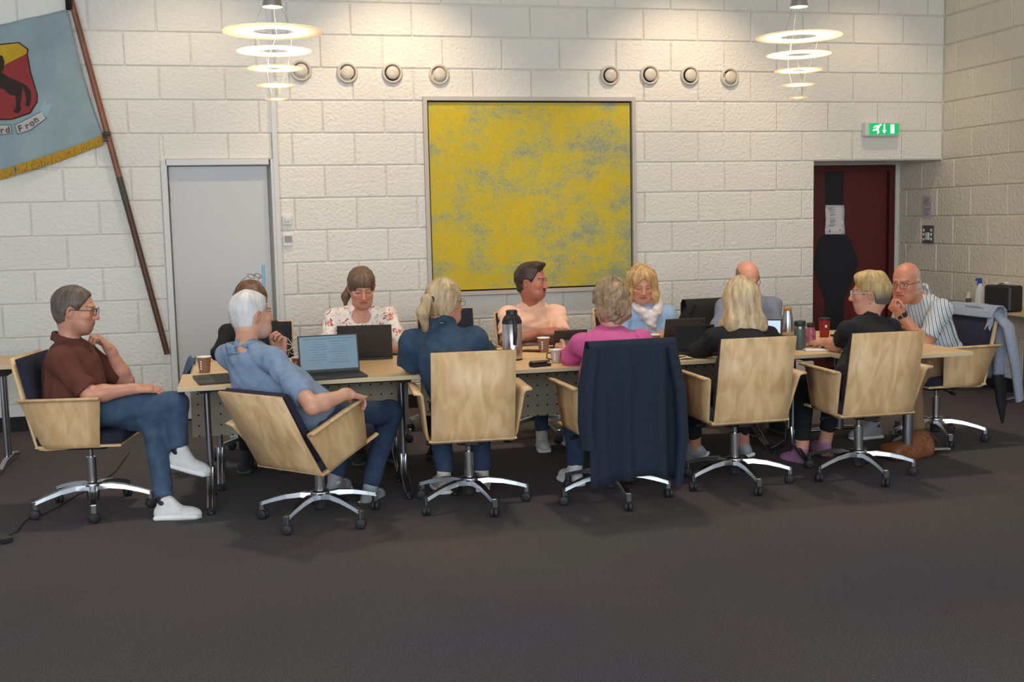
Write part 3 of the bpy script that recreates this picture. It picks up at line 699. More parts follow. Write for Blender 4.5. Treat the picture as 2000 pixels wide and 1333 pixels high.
def folio(label, loc, rz, w_=.27, h=.19, screen=SCRD, ang=68):
    t = thing('tablet', label, 'tablet', loc, rz); a = math.radians(ang); u = np.array([0, math.cos(a), math.sin(a)]); n_ = np.array([0, -math.sin(a), math.cos(a)])
    Rl = np.stack([np.array([1., 0, 0]), u, n_], 1)
    MB().box((0, -.03, .004), (w_/2, .09, .004), bev=.002).build('cover_base', MT['matteblack'], t)
    MB().box(u*(h/2)+np.array([0, .0, .008]), (w_/2, h/2, .006), Rl, bev=.003).build('slab', MT['lapdark'], t)
    MB().box(u*(h/2)+n_*.0075+np.array([0, .0, .008]), (w_/2-.012, h/2-.012, .0006), Rl).build('screen', screen, t)
    MB().prism([(-.06, .0+.07*math.cos(a)+.01, .07), (.06, .07*math.cos(a)+.01, .07), (.045, .10, .004), (-.045, .10, .004)], (0, .003, 0)).build('kick_stand', M('grey_stand', S(74, 72, 72), .6), t)
    MB().lathe([(.0, .0), (.007, .0), (.007, .002), (.0, .002)], u*(h*.9)-n_*.0075+np.array([-w_*.42, 0, .008]), 12, R=Rl@rotx(PI)).build('camera_lens', MT['black'], t)
    return t
folio('black tablet in a propped folio, seen from behind, before the scarf woman', (2.36, -2.42, TZ), R_(176))
folio('tablet with a glowing screen half hidden by the blond bob', (3.0, -2.36, TZ), R_(-30), w_=.19, h=.14, screen=SCRW)
folio('small black tablet stand seen beside the pink sleeve', (1.62, -2.30, TZ), R_(178), w_=.22, h=.13)
def cup(label, p, r=.040, h=.092, fill=True, body=None, sleeve=False, mug=False):
    t = thing('paper_cup' if not mug else 'coffee_cup', label, 'cup', tuple(p), 0, 'coffee cups on the tables')
    MB().lathe([(.0, .0), (r*.74, .0), (r*.74, .003), (r, h)], n=24).build('wall', body or MT['cup'], t)
    MB().lathe([(r*.995, h-.002), (r*1.05, h-.001), (r*1.05, h+.003), (r*.96, h+.003), (r*.9, h*.75), (0, h*.74)], n=24).build('rim', MT['cupwhite'], t)
    MB().lathe([(r*.93, h*.80), (0, h*.80)], n=20).build('coffee', MT['coffee'], t)
    pr_ = MB()
    for k in range(4): pr_.box((math.sin(-.5)*r*.93, -math.cos(-.5)*r*.93, h*(.28+.15*k)), (.004, .0012, .0045), rotz(-.5))
    pr_.build('print', MT['cupwhite'], t)
    if mug:
        MB().tube([np.array([-r*.85, 0, h*.8]), np.array([-r*1.6, 0, h*.75]), np.array([-r*1.65, 0, h*.4]), np.array([-r*.8, 0, h*.25])], .004, 8).build('handle', MT['black'], t)
    return t
cup('brown paper coffee cup beside the laptop at the left table end', atz(400, 728, TZ))
cup('brown paper cup between the white-haired man and his lit laptop', atz(585, 731, TZ)+np.array([0, .03, 0]))
cup('brown paper cup in front of the man with crossed arms', atz(1062, 688, TZ))
cup('pale cup with a black handle held by the woman in pink', atz(1086, 709, TZ), .034, .078, body=M('pale_cup', S(190, 168, 158), .6), mug=True)
cup('rear brown cup of the pair beside the pink shoulder', atz(1278, 682, TZ))
cup('front brown cup of the pair, printed side out, next to the notebook', atz(1299, 694, TZ))
def bottle(name, label, p, prof, mt, cap=None, cm=None, cat='bottle', extra=None):
    t = thing(name, label, cat, tuple(p)); MB().lathe(prof, n=28).build('body', mt, t)
    if cap: MB().lathe(cap, n=24).build('lid', cm, t)
    if extra: extra(t)
    return t
def jug(t):
    MB().tube([(.0, -.058, .255), (.0, -.078, .235), (0, -.080, .15), (0, -.066, .10)], [.014, .012, .012, .012], 8).build('handle', MT['black'], t)
    MB().box((-.012, -.0605, .034), (.013, .001, .017)).build('sticker', M('cream_sticker', S(226, 214, 196), .7), t)
    MB().prism([(-.02, -.062, .046), (-.004, -.062, .046), (-.004, -.062, .03), (-.012, -.062, .022), (-.02, -.062, .03)], (0, -.001, 0)).build('crest', M('crest_red', S(170, 60, 34), .7), t)
    MB().lathe([(.0605, .0), (.0605, .012), (.059, .013)], n=28).build('foot_ring', MT['black'], t)
bottle('vacuum_jug', 'tall steel vacuum coffee jug with black lid', atz(1005, 705, TZ)+np.array([0, .05, 0]), [(.0, .0), (.06, .0), (.061, .02), (.061, .222), (.055, .228)], MT['steel'], [(.061, .222), (.060, .238), (.050, .262), (.036, .275), (.034, .283), (.036, .298), (.028, .305), (.0, .305)], MT['black'], 'jug', jug)
bottle('steel_bottle', 'slim polished steel carafe with cork top', atz(1542, 656, TZ)+np.array([0, .03, 0]), [(.0, .0), (.045, .0), (.046, .03), (.040, .10), (.029, .16), (.027, .178)], MT['chrome'], [(.027, .172), (.030, .18), (.030, .20), (.0, .202)], M('cork', S(178, 128, 70), .8, var=.4, vscale=70), 'carafe')
bottle('vacuum_flask', 'green insulated flask with dark green lid and steel band', atz(1562, 683, TZ), [(.0, .0), (.034, .0), (.0355, .004), (.0355, .145), (.034, .15)], M('hammered_green', S(72, 92, 82), .45), [(.034, .148), (.036, .15), (.036, .176), (.033, .18), (.0, .18)], M('dark_green_lid', S(24, 46, 42), .5), 'flask', lambda t: MB().lathe([(.0358, .132), (.0358, .147)], n=28).build('band', MT['steel'], t))
bottle('pink_bottle', 'small pink patterned bottle with a black cap', atz(1583, 677, TZ), [(.0, .0), (.031, .0), (.033, .01), (.033, .09), (.024, .122), (.022, .128)], M('pink_pattern', S(176, 92, 112), .35, var=.6, vscale=38), [(.023, .124), (.025, .126), (.025, .152), (.0, .154)], MT['black'])
def mk(t):
    MB().lathe([(.0385, .118), (.0385, .126)], n=24).build('lid_ring', MT['black'], t)
    MB().box((-.008, -.0368, .078), (.008, .0012, .008)).build('logo', MT['cupwhite'], t)
bottle('travel_mug', 'red travel mug with a dark rim', atz(1610, 659, TZ), [(.0, .0), (.030, .0), (.031, .004), (.0365, .118)], M('red_mug', S(140, 30, 26), .3), [(.0375, .118), (.039, .12), (.039, .132), (.034, .134), (.0, .13)], MT['black'], 'mug', mk)
bottle('thermo_mug', 'grey-blue insulated mug behind the lit laptop', (.02, -2.22, TZ), [(.0, .0), (.032, .0), (.036, .085)], M('greyblue_mug', S(92, 104, 120), .5), [(.037, .082), (.038, .09), (.036, .108), (.0, .112)], M('greyblue_lid', S(120, 128, 138), .5), 'mug')
bottle('water_bottle', 'black water bottle with steel cap standing under the table', atz(1320, 890, 0), [(.0, .0), (.036, .0), (.037, .01), (.037, .17), (.028, .2)], MT['matteblack'], [(.028, .196), (.03, .2), (.03, .228), (.0, .23)], MT['steel'])
def phone(label, p, rz, mt=None, sz=(.037, .076)):
    t = thing('smartphone', label, 'phone', tuple(p), rz); MB().box((0, 0, .005), (sz[0], sz[1], .0045), bev=.002).build('case', MT['matteblack'], t); MB().box((0, 0, .0098), (sz[0]-.003, sz[1]-.003, .0004)).build('screen', SCRD, t); return t
phone('dark phone lying behind the steel jug', atz(1042, 687, TZ), .9)
phone('dark phone beside the laptop of the floral-top woman', atz(766, 693, TZ), 1.1)
phone('dark phone next to the printed cups', atz(1312, 688, TZ)+np.array([-.02, .03, 0]), 1.2)
phone('phone lying by the red travel mug', atz(1645, 657, TZ), 1.3)
t = thing('glasses_case', 'olive glasses case with dark lining, open beside the pale cup', 'case', tuple(atz(1055, 716, TZ)), .25)
OL = M('olive_case', S(74, 72, 52), .5)
MB().box((0, 0, .008), (.06, .028, .008), bev=.004).build('tray', MT['matteblack'], t); MB().sheet([[(x, .03-.045*k, .012+.022*math.sin(k*2.6)) for x in (-.06, -.02, .02, .06)] for k in np.linspace(0, 1, 7)], .003).build('flap', OL, t)
# papers and notebooks
nb_ = thing('notebook', 'open ruled notebook lying at the near table edge', 'notebook', tuple(atz(1318, 701, TZ)), R_(-6))
for sx in (-1, 1): MB().sheet([[(sx*(.002+.10*u_), y_, .003+.008*math.sin(u_*PI)**.7) for u_ in np.linspace(0, 1, 6)] for y_ in np.linspace(-.07, .07, 4)], .002).build('page', M('cream_page', S(226, 208, 168), .8), nb_)
MB().tube([(-.02, -.06, .014), (.06, -.02, .013)], .004, 8).build('pen', MT['matteblack'], nb_)
n3 = thing('spiral_notebook', 'spiral notebook with a blue cover and a dark pen', 'notebook', tuple(atz(1600, 684, TZ)), R_(-14))
MB().box((0, 0, .004), (.10, .07, .004), bev=.001).build('pages', MT['paper'], n3); MB().box((0, 0, .0005), (.102, .072, .0006)).build('cover', M('blue_cover', S(70, 76, 120), .6), n3)
sp_ = MB()
for i in range(14): sp_.tube([(-.10+.004*math.cos(a_), -.06+i*.0092, .005+.006*math.sin(a_)) for a_ in np.linspace(0, 2*PI, 8)], .0009, 5)
tag(sp_.build('spiral', MT['steel'], n3), kind='stuff'); MB().tube([(.02, .02, .012), (.09, .045, .012)], .0045, 8).build('pen', MT['matteblack'], n3)
for lab_, p, rz, sz in (('loose white sheets beside the spiral notebook', atz(1648, 676, TZ), .3, (.11, .075)), ('white napkin behind the front printed cup', atz(1282, 690, TZ), .5, (.05, .04))):
    t = thing('paper_sheet', lab_, 'paper', tuple(p), rz); MB().sheet([[(x, y, .002+.003*math.sin(x*30+y*20)) for x in np.linspace(-sz[0], sz[0], 6)] for y in np.linspace(-sz[1], sz[1], 5)], .001).build('sheet', MT['paper'], t)
# right side table
tb = thing('tissue_dispenser', 'black tissue dispenser box with a white tissue on the right side table', 'dispenser', tuple(atz(1953, 609, .74)+np.array([.05, .03, 0])), R_(-80))
MB().box((0, 0, .105), (.135, .075, .105), bev=.014).build('box', MT['black'], tb)
MB().sheet([[(x, y, .212+.028*abs(math.sin(x*22+1))*(1-abs(y)*9)) for x in np.linspace(-.07, .06, 9)] for y in np.linspace(-.035, .035, 5)], .001).build('tissue', MT['cupwhite'], tb)
def trig(t):
    MB().box((0, 0, .213), (.014, .014, .012), bev=.003).box((-.012, 0, .236), (.028, .010, .012), bev=.004).tube([(-.012, 0, .228), (-.026, 0, .205), (-.024, 0, .19)], .005, 6).build('trigger', M('blue_plastic', S(30, 84, 160), .4), t)
bottle('spray_bottle', 'white spray bottle with a blue trigger head', atz(1913, 601, .74), [(.0, .0), (.040, .0), (.041, .02), (.038, .11), (.026, .17), (.014, .2), (.014, .21)], M('white_plastic', S(225, 228, 232), .4), None, None, 'bottle', trig)
bottle('small_bottle', 'small clear bottle with a dark label beside the spray bottle', atz(1902, 597, .74)+np.array([-.01, .06, 0]), [(.0, .0), (.022, .0), (.022, .08), (.012, .1), (.012, .115), (.0, .115)], M('clear_bottle', S(214, 206, 190), .3), None, None, 'bottle', lambda t: MB().lathe([(.0225, .015), (.0225, .06)], n=20).build('label_band', M('dark_label', S(92, 76, 58), .6), t))
# bag on the floor
bg = thing('handbag', 'tan woven leather handbag slumped on the carpet', 'bag', tuple(atz(1772, 895, 0)), R_(8))
def leather():
    mt, nt, b, nn, ln = new_mat('woven_leather'); b.inputs['Roughness'].default_value = .5
    tc = nn('ShaderNodeTexCoord'); mp = nn('ShaderNodeMapping'); mp.inputs['Rotation'].default_value = (.3, .5, .78); ln(tc.outputs['Object'], mp.inputs[0])
    ck = nn('ShaderNodeTexBrick'); ck.inputs['Scale'].default_value = 95; ck.inputs['Color1'].default_value = S(170, 104, 56); ck.inputs['Color2'].default_value = S(150, 88, 46); ck.inputs['Mortar'].default_value = S(88, 48, 24); ck.inputs['Mortar Size'].default_value = .06
    ln(mp.outputs[0], ck.inputs['Vector']); ln(ck.outputs['Color'], b.inputs['Base Color'])
    bp = nn('ShaderNodeBump'); bp.inputs['Strength'].default_value = .6; bp.inputs['Distance'].default_value = .004; bp.invert = True; ln(ck.outputs['Fac'], bp.inputs['Height']); ln(bp.outputs[0], b.inputs['Normal']); return mt
LEA = leather()
MB().tube([(.14, -.05, .15), (.185, -.07, .10), (.205, -.06, .03), (.19, -.03, .012)], .007, 8).build('strap', M('dark_leather', S(70, 40, 24), .5), bg)
# draped garments
def drape(name, label, mt, loc, rz, x0, x1, path, folds=.010, seed=1, parts=(), cat='garment', flare=.0):
    t = thing(name, label, cat, loc, rz); r = np.random.default_rng(seed); ph = r.uniform(0, 6, 3)
    P = []; n = len(path)
    for i, (y, z) in enumerate(np.array(path)):
        w_ = i/(n-1); k = max(0, w_-.35)
        P.append([(x0*(1+flare*w_)+(x1-x0)*(1+flare*w_)*u_, y-folds*k*1.6*(math.sin(u_*17+ph[0])+.6*math.sin(u_*31+ph[1]))-.0, z+(.02*math.sin(u_*5+ph[2])-.0)*max(0, w_-.85)*6) for u_ in np.linspace(0, 1, 26)])
    MB().sheet(P, .006).build('body_panel', mt, t)
    for nm, pts_, rs_, m2 in parts: MB().tube(pts_, rs_, 12, flat=.55).build(nm, m2 or mt, t)
    return t
CARD = M('navy_knit', S(28, 38, 54), .95, var=.2, vscale=160, bump=.3, bscale=400)
dense = lambda p, n=5: [tuple(np.array(p[i])+(np.array(p[i+1])-np.array(p[i]))*j/n) for i in range(len(p)-1) for j in range(n)]+[p[-1]]
drape('cardigan', 'navy knitted cardigan hung over the chair back of the woman in pink', CARD, (1.516, -3.45, 0), R_(2), -.238, .240, dense([(-.215, .80), (-.258, .88), (-.285, .915), (-.325, .918), (-.350, .895), (-.345, .70), (-.335, .45), (-.345, .17)], 5), .022, 3,
      (('sleeve', [(-.225, -.335, .88), (-.262, -.35, .70), (-.275, -.36, .50), (-.265, -.365, .36)], [.05, .055, .05, .045], None), ('sleeve', [(.215, -.345, .88), (.255, -.37, .65), (.265, -.38, .40), (.235, -.385, .14)], [.05, .055, .055, .04], None)), 'cardigan', .06)
JK = M('heather_grey_jacket', S(150, 158, 172), .9, var=.25, vscale=60, stretch=(1, 1, 5))
drape('jacket', 'heather grey sports jacket hung over the striped-shirt man\'s chair back', JK, (4.12, -2.62, 0), R_(93), -.24, .245, dense([(-.235, .84), (-.258, .885), (-.285, .915), (-.325, .918), (-.352, .89), (-.355, .70), (-.36, .42)], 5), .012, 8,
      (('sleeve', [(-.16, -.31, .89), (-.255, -.36, .78), (-.275, -.41, .52), (-.25, -.47, .28)], [.05, .06, .055, .045], None), ('collar', [(-.2, -.27, .885), (-.21, -.25, .80), (-.17, -.235, .70), (-.10, -.225, .65)], [.022, .022, .02, .015], None), ('lining_tail', [(-.18, -.36, .45), (-.2, -.37, .25), (-.2, -.38, .12)], [.07, .05, .012], MT['matteblack']),
       ('shoulder', [(-.23, -.3, .86), (-.1, -.30, .905), (.05, -.30, .905)], [.035, .04, .04], None)), 'jacket')
drape('jacket', 'black jacket on the chair of the man in grey', MT['matteblack'], (3.12, -1.56, 0), R_(186), -.10, .26, dense([(-.20, .66), (-.255, .88), (-.285, .92), (-.325, .922), (-.352, .89), (-.355, .5)], 5), .012, 11, (('sleeve', [(.20, -.28, .89), (.27, -.28, .78), (.29, -.27, .6)], [.05, .06, .05], None),), 'jacket')
WS = thing('folded_sweater', 'pale grey sweater bunched over the arm of the short-haired woman\'s chair', 'sweater', (3.36, -3.28, .66))
f_ = None
dj = thing('denim_jacket', 'blue-grey denim jacket hung at the far left corner of the tables', 'jacket', (-.86, -2.12, 0))
MB().sheet([[(-.02+.12*u_+.02*math.sin(v_*4), -.09+.16*v_, .735-.32*(1-u_)**1.5+.02*math.sin(v_*9+u_*5)) for u_ in np.linspace(0, 1, 12)] for v_ in np.linspace(0, 1, 14)], .012).build('cloth', M('denim_jacket_cloth', S(72, 92, 112), .9, var=.25, vscale=30), dj)
# cable and adapter on the carpet at the left
cb = thing('power_cable', 'thin black power cable running over the carpet at the left', 'cable', (0, 0, 0))
pts_ = [atz(x, y, .006) for x, y in ((15, 1047), (32, 1040), (48, 1020), (62, 1009), (85, 1005), (115, 990), (150, 968), (190, 948), (225, 922), (252, 885))]
MB().tube(pts_, .003, 6).build('cord', MT['matteblack'], cb)
ad = thing('power_adapter', 'black power adapter on the carpet at the left edge', 'adapter', tuple(atz(3, 1058, 0)), .6); MB().box((0, 0, .016), (.03, .07, .016), bev=.006).build('brick', MT['black'], ad)
# ---------------- figures: smooth implicit surfaces meshed on a grid ----------------
nrm = lambda v: np.asarray(v, float)/(np.linalg.norm(v)+1e-9)
class Field:
    def __init__(s): s.pr = []
    def cone(s, a, b, ra, rb, k=.02, flat=False, op='u'): s.pr.append(('cone', np.array(a, float), np.array(b, float), ra, rb, k, flat, op)); return s
    def ell(s, c, r, R=None, k=.02, op='u'): s.pr.append(('ell', np.array(c, float), np.array(r, float), np.eye(3) if R is None else R, k, op)); return s
    def box(s, c, h, R=None, rad=.01, k=.01, op='u'): s.pr.append(('box', np.array(c, float), np.array(h, float), np.eye(3) if R is None else R, rad, k, op)); return s
    def bounds(s):
        lo = np.full(3, 9e9); hi = -lo
        for p in s.pr:
            if p[-1] != 'u': continue
            if p[0] == 'cone':
                r = max(p[3], p[4]); l = np.minimum(p[1], p[2])-r; h = np.maximum(p[1], p[2])+r
            else:
                e = np.abs(p[3])@p[2]; l = p[1]-e; h = p[1]+e
            lo = np.minimum(lo, l); hi = np.maximum(hi, h)
        return lo, hi
    def mesh(s, vox, noise=None, pad=.02, smooth=1):
        lo, hi = s.bounds(); lo = lo-pad; n = np.ceil((hi+pad-lo)/vox).astype(int)+1
        D = np.full(n, .08, np.float32)
        ax = [lo[i]+vox*np.arange(n[i]) for i in range(3)]
        for p in s.pr:
            k = p[5] if p[0] == 'cone' else p[-2]; op = p[-1]
            if p[0] == 'cone': r = max(p[3], p[4]); l = np.minimum(p[1], p[2])-r; h = np.maximum(p[1], p[2])+r
            else: e = np.abs(p[3])@p[2]; l = p[1]-e; h = p[1]+e
            mg = .045
            i0 = np.maximum(((l-mg-lo)/vox).astype(int), 0); i1 = np.minimum(((h+mg-lo)/vox).astype(int)+2, n)
            if np.any(i1 <= i0): continue
            sl = tuple(slice(a, b) for a, b in zip(i0, i1))
            X = ax[0][sl[0]][:, None, None].astype(np.float32); Y = ax[1][sl[1]][None, :, None].astype(np.float32); Z = ax[2][sl[2]][None, None, :].astype(np.float32)
            if p[0] == 'cone':
                a, b, ra, rb = p[1], p[2], p[3], p[4]; ba = b-a; L2 = float(ba@ba)+1e-9
                t0 = ((X-a[0])*ba[0]+(Y-a[1])*ba[1]+(Z-a[2])*ba[2])/L2; t = np.clip(t0, 0, 1)
                d = np.sqrt((X-a[0]-t*ba[0])**2+(Y-a[1]-t*ba[1])**2+(Z-a[2]-t*ba[2])**2)-(ra+(rb-ra)*t)
                if p[6]: d = np.maximum(d, (t0-1)*math.sqrt(L2))
            else:
                R = p[3]; c = p[1]; dx, dy, dz = X-c[0], Y-c[1], Z-c[2]
                q = [dx*R[0, i]+dy*R[1, i]+dz*R[2, i] for i in range(3)]
                if p[0] == 'ell':
                    r = p[2]; k0 = np.sqrt(sum((q[i]/r[i])**2 for i in range(3)))+1e-6; k1 = np.sqrt(sum((q[i]/r[i]**2)**2 for i in range(3)))+1e-6
                    d = k0*(k0-1)/k1
                else:
                    hh_ = p[2]-p[4]; w_ = [np.abs(q[i])-hh_[i] for i in range(3)]
                    d = np.sqrt(sum(np.maximum(v, 0)**2 for v in w_))+np.minimum(np.maximum(np.maximum(w_[0], w_[1]), w_[2]), 0)-p[4]
            A = D[sl]
            if op == 'u':
                h_ = np.maximum(k-np.abs(A-d), 0)/k; D[sl] = np.minimum(A, d)-h_*h_*k*.25
            else:
                d = -d; h_ = np.maximum(k-np.abs(A-d), 0)/k; D[sl] = np.maximum(A, d)+h_*h_*k*.25
        if noise is not None:
            near = np.argwhere(np.abs(D) < .03); P = lo+near*vox
            D[tuple(near.T)] += noise(P).astype(np.float32)
        D[0] = D[-1] = .05; D[:, 0] = D[:, -1] = .05; D[:, :, 0] = D[:, :, -1] = .05
        # surface nets
        I = D < 0; m_ = n-1
        cnt = np.zeros(m_, np.int8)
        offs = [(i, j, k_) for i in (0, 1) for j in (0, 1) for k_ in (0, 1)]
        for o in offs: cnt += I[o[0]:o[0]+m_[0], o[1]:o[1]+m_[1], o[2]:o[2]+m_[2]]
        act = np.argwhere((cnt > 0) & (cnt < 8)); idm = np.full(m_, -1, np.int32); idm[tuple(act.T)] = np.arange(len(act))
        cv = np.stack([D[act[:, 0]+o[0], act[:, 1]+o[1], act[:, 2]+o[2]] for o in offs], 1)
        pos = np.zeros((len(act), 3)); ct = np.zeros(len(act))
        for i in range(8):
            for j in range(i+1, 8):
                if sum(abs(offs[i][q]-offs[j][q]) for q in range(3)) != 1: continue
                mk = (cv[:, i] < 0) != (cv[:, j] < 0); t = cv[mk, i]/(cv[mk, i]-cv[mk, j])
                pos[mk] += np.array(offs[i])+t[:, None]*(np.array(offs[j])-np.array(offs[i])); ct[mk] += 1
        V = lo+(act+pos/ct[:, None])*vox
        Fs = []
        for a in range(3):
            b, c = (a+1) % 3, (a+2) % 3
            sl0 = [slice(1, -1)]*3; sl0[a] = slice(0, -1); sl1 = [slice(1, -1)]*3; sl1[a] = slice(1, None)
            A0, A1 = I[tuple(sl0)], I[tuple(sl1)]
            for flip, mk in ((0, A0 & ~A1), (1, ~A0 & A1)):
                e = np.argwhere(mk); e[:, b] += 1; e[:, c] += 1
                def idx(db, dc):
                    q = e.copy(); q[:, b] -= db; q[:, c] -= dc; return idm[tuple(q.T)]
                qd = np.stack([idx(0, 0), idx(1, 0), idx(1, 1), idx(0, 1)], 1)
                Fs.append(qd[:, ::-1] if flip else qd)
        Q = np.vstack(Fs); Q = Q[(Q >= 0).all(1)]
        for _ in range(smooth):
            acc = np.zeros_like(V); c_ = np.zeros(len(V))
            for i in range(4):
                a_, b_2 = Q[:, i], Q[:, (i+1) % 4]
                for k_ in range(3): acc[:, k_] += np.bincount(a_, V[b_2, k_], len(V))+np.bincount(b_2, V[a_, k_], len(V))
                c_ += np.bincount(a_, minlength=len(V))+np.bincount(b_2, minlength=len(V))
            V = V*.5+.5*acc/np.maximum(c_, 1)[:, None]
        return V, Q
def net_obj(name, V, Q, mats, parent, origin, loc=None, col=None):
    me = bpy.data.meshes.new(name); V = np.asarray(V); n = len(V)
    me.vertices.add(n); me.vertices.foreach_set('co', (V-origin).astype(np.float32).ravel())
    me.loops.add(Q.size); me.loops.foreach_set('vertex_index', Q.ravel().astype(np.int32))
    me.polygons.add(len(Q)); me.polygons.foreach_set('loop_start', np.arange(0, Q.size, 4, dtype=np.int32)); me.polygons.foreach_set('loop_total', np.full(len(Q), 4, np.int32))
    me.update(calc_edges=True); me.polygons.foreach_set('use_smooth', np.ones(len(Q), bool))
    if loc is not None:
        at_ = me.attributes.new('loc', 'FLOAT_VECTOR', 'POINT'); at_.data.foreach_set('vector', loc.astype(np.float32).ravel())
    if col is not None:
        at_ = me.attributes.new('tint', 'FLOAT_COLOR', 'POINT'); at_.data.foreach_set('color', np.hstack([col, np.ones((n, 1))]).astype(np.float32).ravel())
    for mt in (mats if isinstance(mats, list) else [mats]): me.materials.append(mt)
    me.validate(); return link(name, me, parent)
def wrinkle(amp, freq, seed):
    r = np.random.default_rng(seed); K = r.normal(size=(6, 3))*freq; ph = r.uniform(0, 6.28, 6)
    def f(P):
        w_ = sum(np.sin(P@K[i]+ph[i]+1.5*np.sin(P@K[(i+1) % 6]*.5)) for i in range(6)); return amp*w_/3
    return f
def wf2(seed):
    a, b = wrinkle(.006, 16, seed), wrinkle(.0045, 40, seed+50)
    return lambda P: a(P*np.array([1.6, 1.6, .9]))+b(P)
def skin_mat(name):
    mt, nt, b, nn, ln = new_mat(name); b.inputs['Roughness'].default_value = .48
    a = nn('ShaderNodeAttribute'); a.attribute_name = 'tint'; n = nn('ShaderNodeTexNoise'); n.inputs['Scale'].default_value = 60; tc = nn('ShaderNodeTexCoord'); ln(tc.outputs['Object'], n.inputs['Vector'])
    r = nn('ShaderNodeMapRange'); r.inputs[3].default_value = .9; r.inputs[4].default_value = 1.08; ln(n.outputs['Fac'], r.inputs[0])
    mx = nn('ShaderNodeMix'); mx.data_type = 'RGBA'; mx.blend_type = 'MULTIPLY'; mx.inputs[0].default_value = 1; ln(a.outputs['Color'], mx.inputs[6]); ln(r.outputs[0], mx.inputs[7]); ln(mx.outputs[2], b.inputs['Base Color'])
    b.inputs['Subsurface Weight'].default_value = .08; b.inputs['Subsurface Radius'].default_value = (.02, .008, .004); return mt
SKIN = skin_mat('skin')
def hair_mat(name, c1, c2, c3=None):
    mt, nt, b, nn, ln = new_mat(name); b.inputs['Roughness'].default_value = .5
    a = nn('ShaderNodeAttribute'); a.attribute_name = 'loc'; mp = nn('ShaderNodeMapping'); mp.inputs['Scale'].default_value = (26, 30, 5); ln(a.outputs['Vector'], mp.inputs[0])
    n = nn('ShaderNodeTexNoise'); n.inputs['Scale'].default_value = 1.6; n.inputs['Detail'].default_value = 5; n.inputs['Roughness'].default_value = .7; ln(mp.outputs[0], n.inputs['Vector'])
    cr = nn('ShaderNodeValToRGB'); cr.color_ramp.elements[0].position = .34; cr.color_ramp.elements[0].color = c1; cr.color_ramp.elements[1].position = .66; cr.color_ramp.elements[1].color = c2
    ln(n.outputs['Fac'], cr.inputs[0]); out = cr.outputs[0]
    if c3 is not None:    # lower part of the hair in another colour (grown-out or clipped sides)
        sx = nn('ShaderNodeSeparateXYZ'); ln(a.outputs['Vector'], sx.inputs[0]); r = nn('ShaderNodeMapRange'); r.inputs[1].default_value = .03; r.inputs[2].default_value = -.03; ln(sx.outputs['Z'], r.inputs[0])
        mx = nn('ShaderNodeMix'); mx.data_type = 'RGBA'; ln(r.outputs[0], mx.inputs[0]); ln(out, mx.inputs[6]); mx.inputs[7].default_value = c3; out = mx.outputs[2]
    ln(out, b.inputs['Base Color'])
    bp = nn('ShaderNodeBump'); bp.inputs['Strength'].default_value = .5; bp.inputs['Distance'].default_value = .006; ln(n.outputs['Fac'], bp.inputs['Height']); ln(bp.outputs[0], b.inputs['Normal']); return mt
def hand(f, wrist, d, pn, side, curl=.25, size=1., spread=.1):
    """palm + four fingers + thumb; d = pointing direction, pn = palm normal (where fingers curl to), side=+1 if the thumb is on +cross(d,pn)"""
    d = nrm(d); pn = nrm(np.array(pn, float)-d*(np.array(pn, float)@d)); a = np.cross(d, pn)*side; s = size
    R = np.stack([a, d, pn], 1)
    f.cone(wrist-d*.02, wrist+d*.02*s, .026*s, .027*s, .02)
    f.box(wrist+d*.05*s, np.array([.041, .048, .0145])*s, R, .013*s, .012)
    f.ell(wrist+d*.035*s+a*.022*s+pn*.010*s, np.array([.018, .03, .014])*s, R, .012)
    for i, (off, ln_, r) in enumerate(((.030, .078, .0088), (.0105, .086, .0092), (-.0095, .080, .0088), (-.0285, .062, .0078))):
        p = wrist+(d*.094+a*off)*s-d*(.006*abs(i-1))*s; an = 0.; dd = nrm(d+a*off*spread*8)
        for j, (fr_, cu_) in enumerate(((.45, 1.0), (.31, 1.25), (.24, .9))):
            an += cu_*curl*1.25; q = p+(dd*math.cos(an)+pn*math.sin(an))*ln_*fr_*s
            f.cone(p, q, r*s*(1-.06*j), r*s*(.95-.07*j), .004); p = q
    p = wrist+(d*.022+a*.034+pn*.006)*s; dd = nrm(d*.75+a*.75+pn*.25)
    for j, L_ in enumerate((.038, .032, .026)):
        q = p+dd*L_*s; f.cone(p, q, (.0125-.0012*j)*s, (.0115-.0015*j)*s, .006); p = q; dd = nrm(dd+d*.35-a*(.2+curl*.9)+pn*curl*.45)
HC = .035
def ontab(p):
    p = np.array(p, float)      # forearms rest on the table tops, not inside them
    if -.8 < p[0] < 3.82 and -3.15 < p[1] < -2.05 and .55 < p[2] < .752: p[2] = .752
    return p
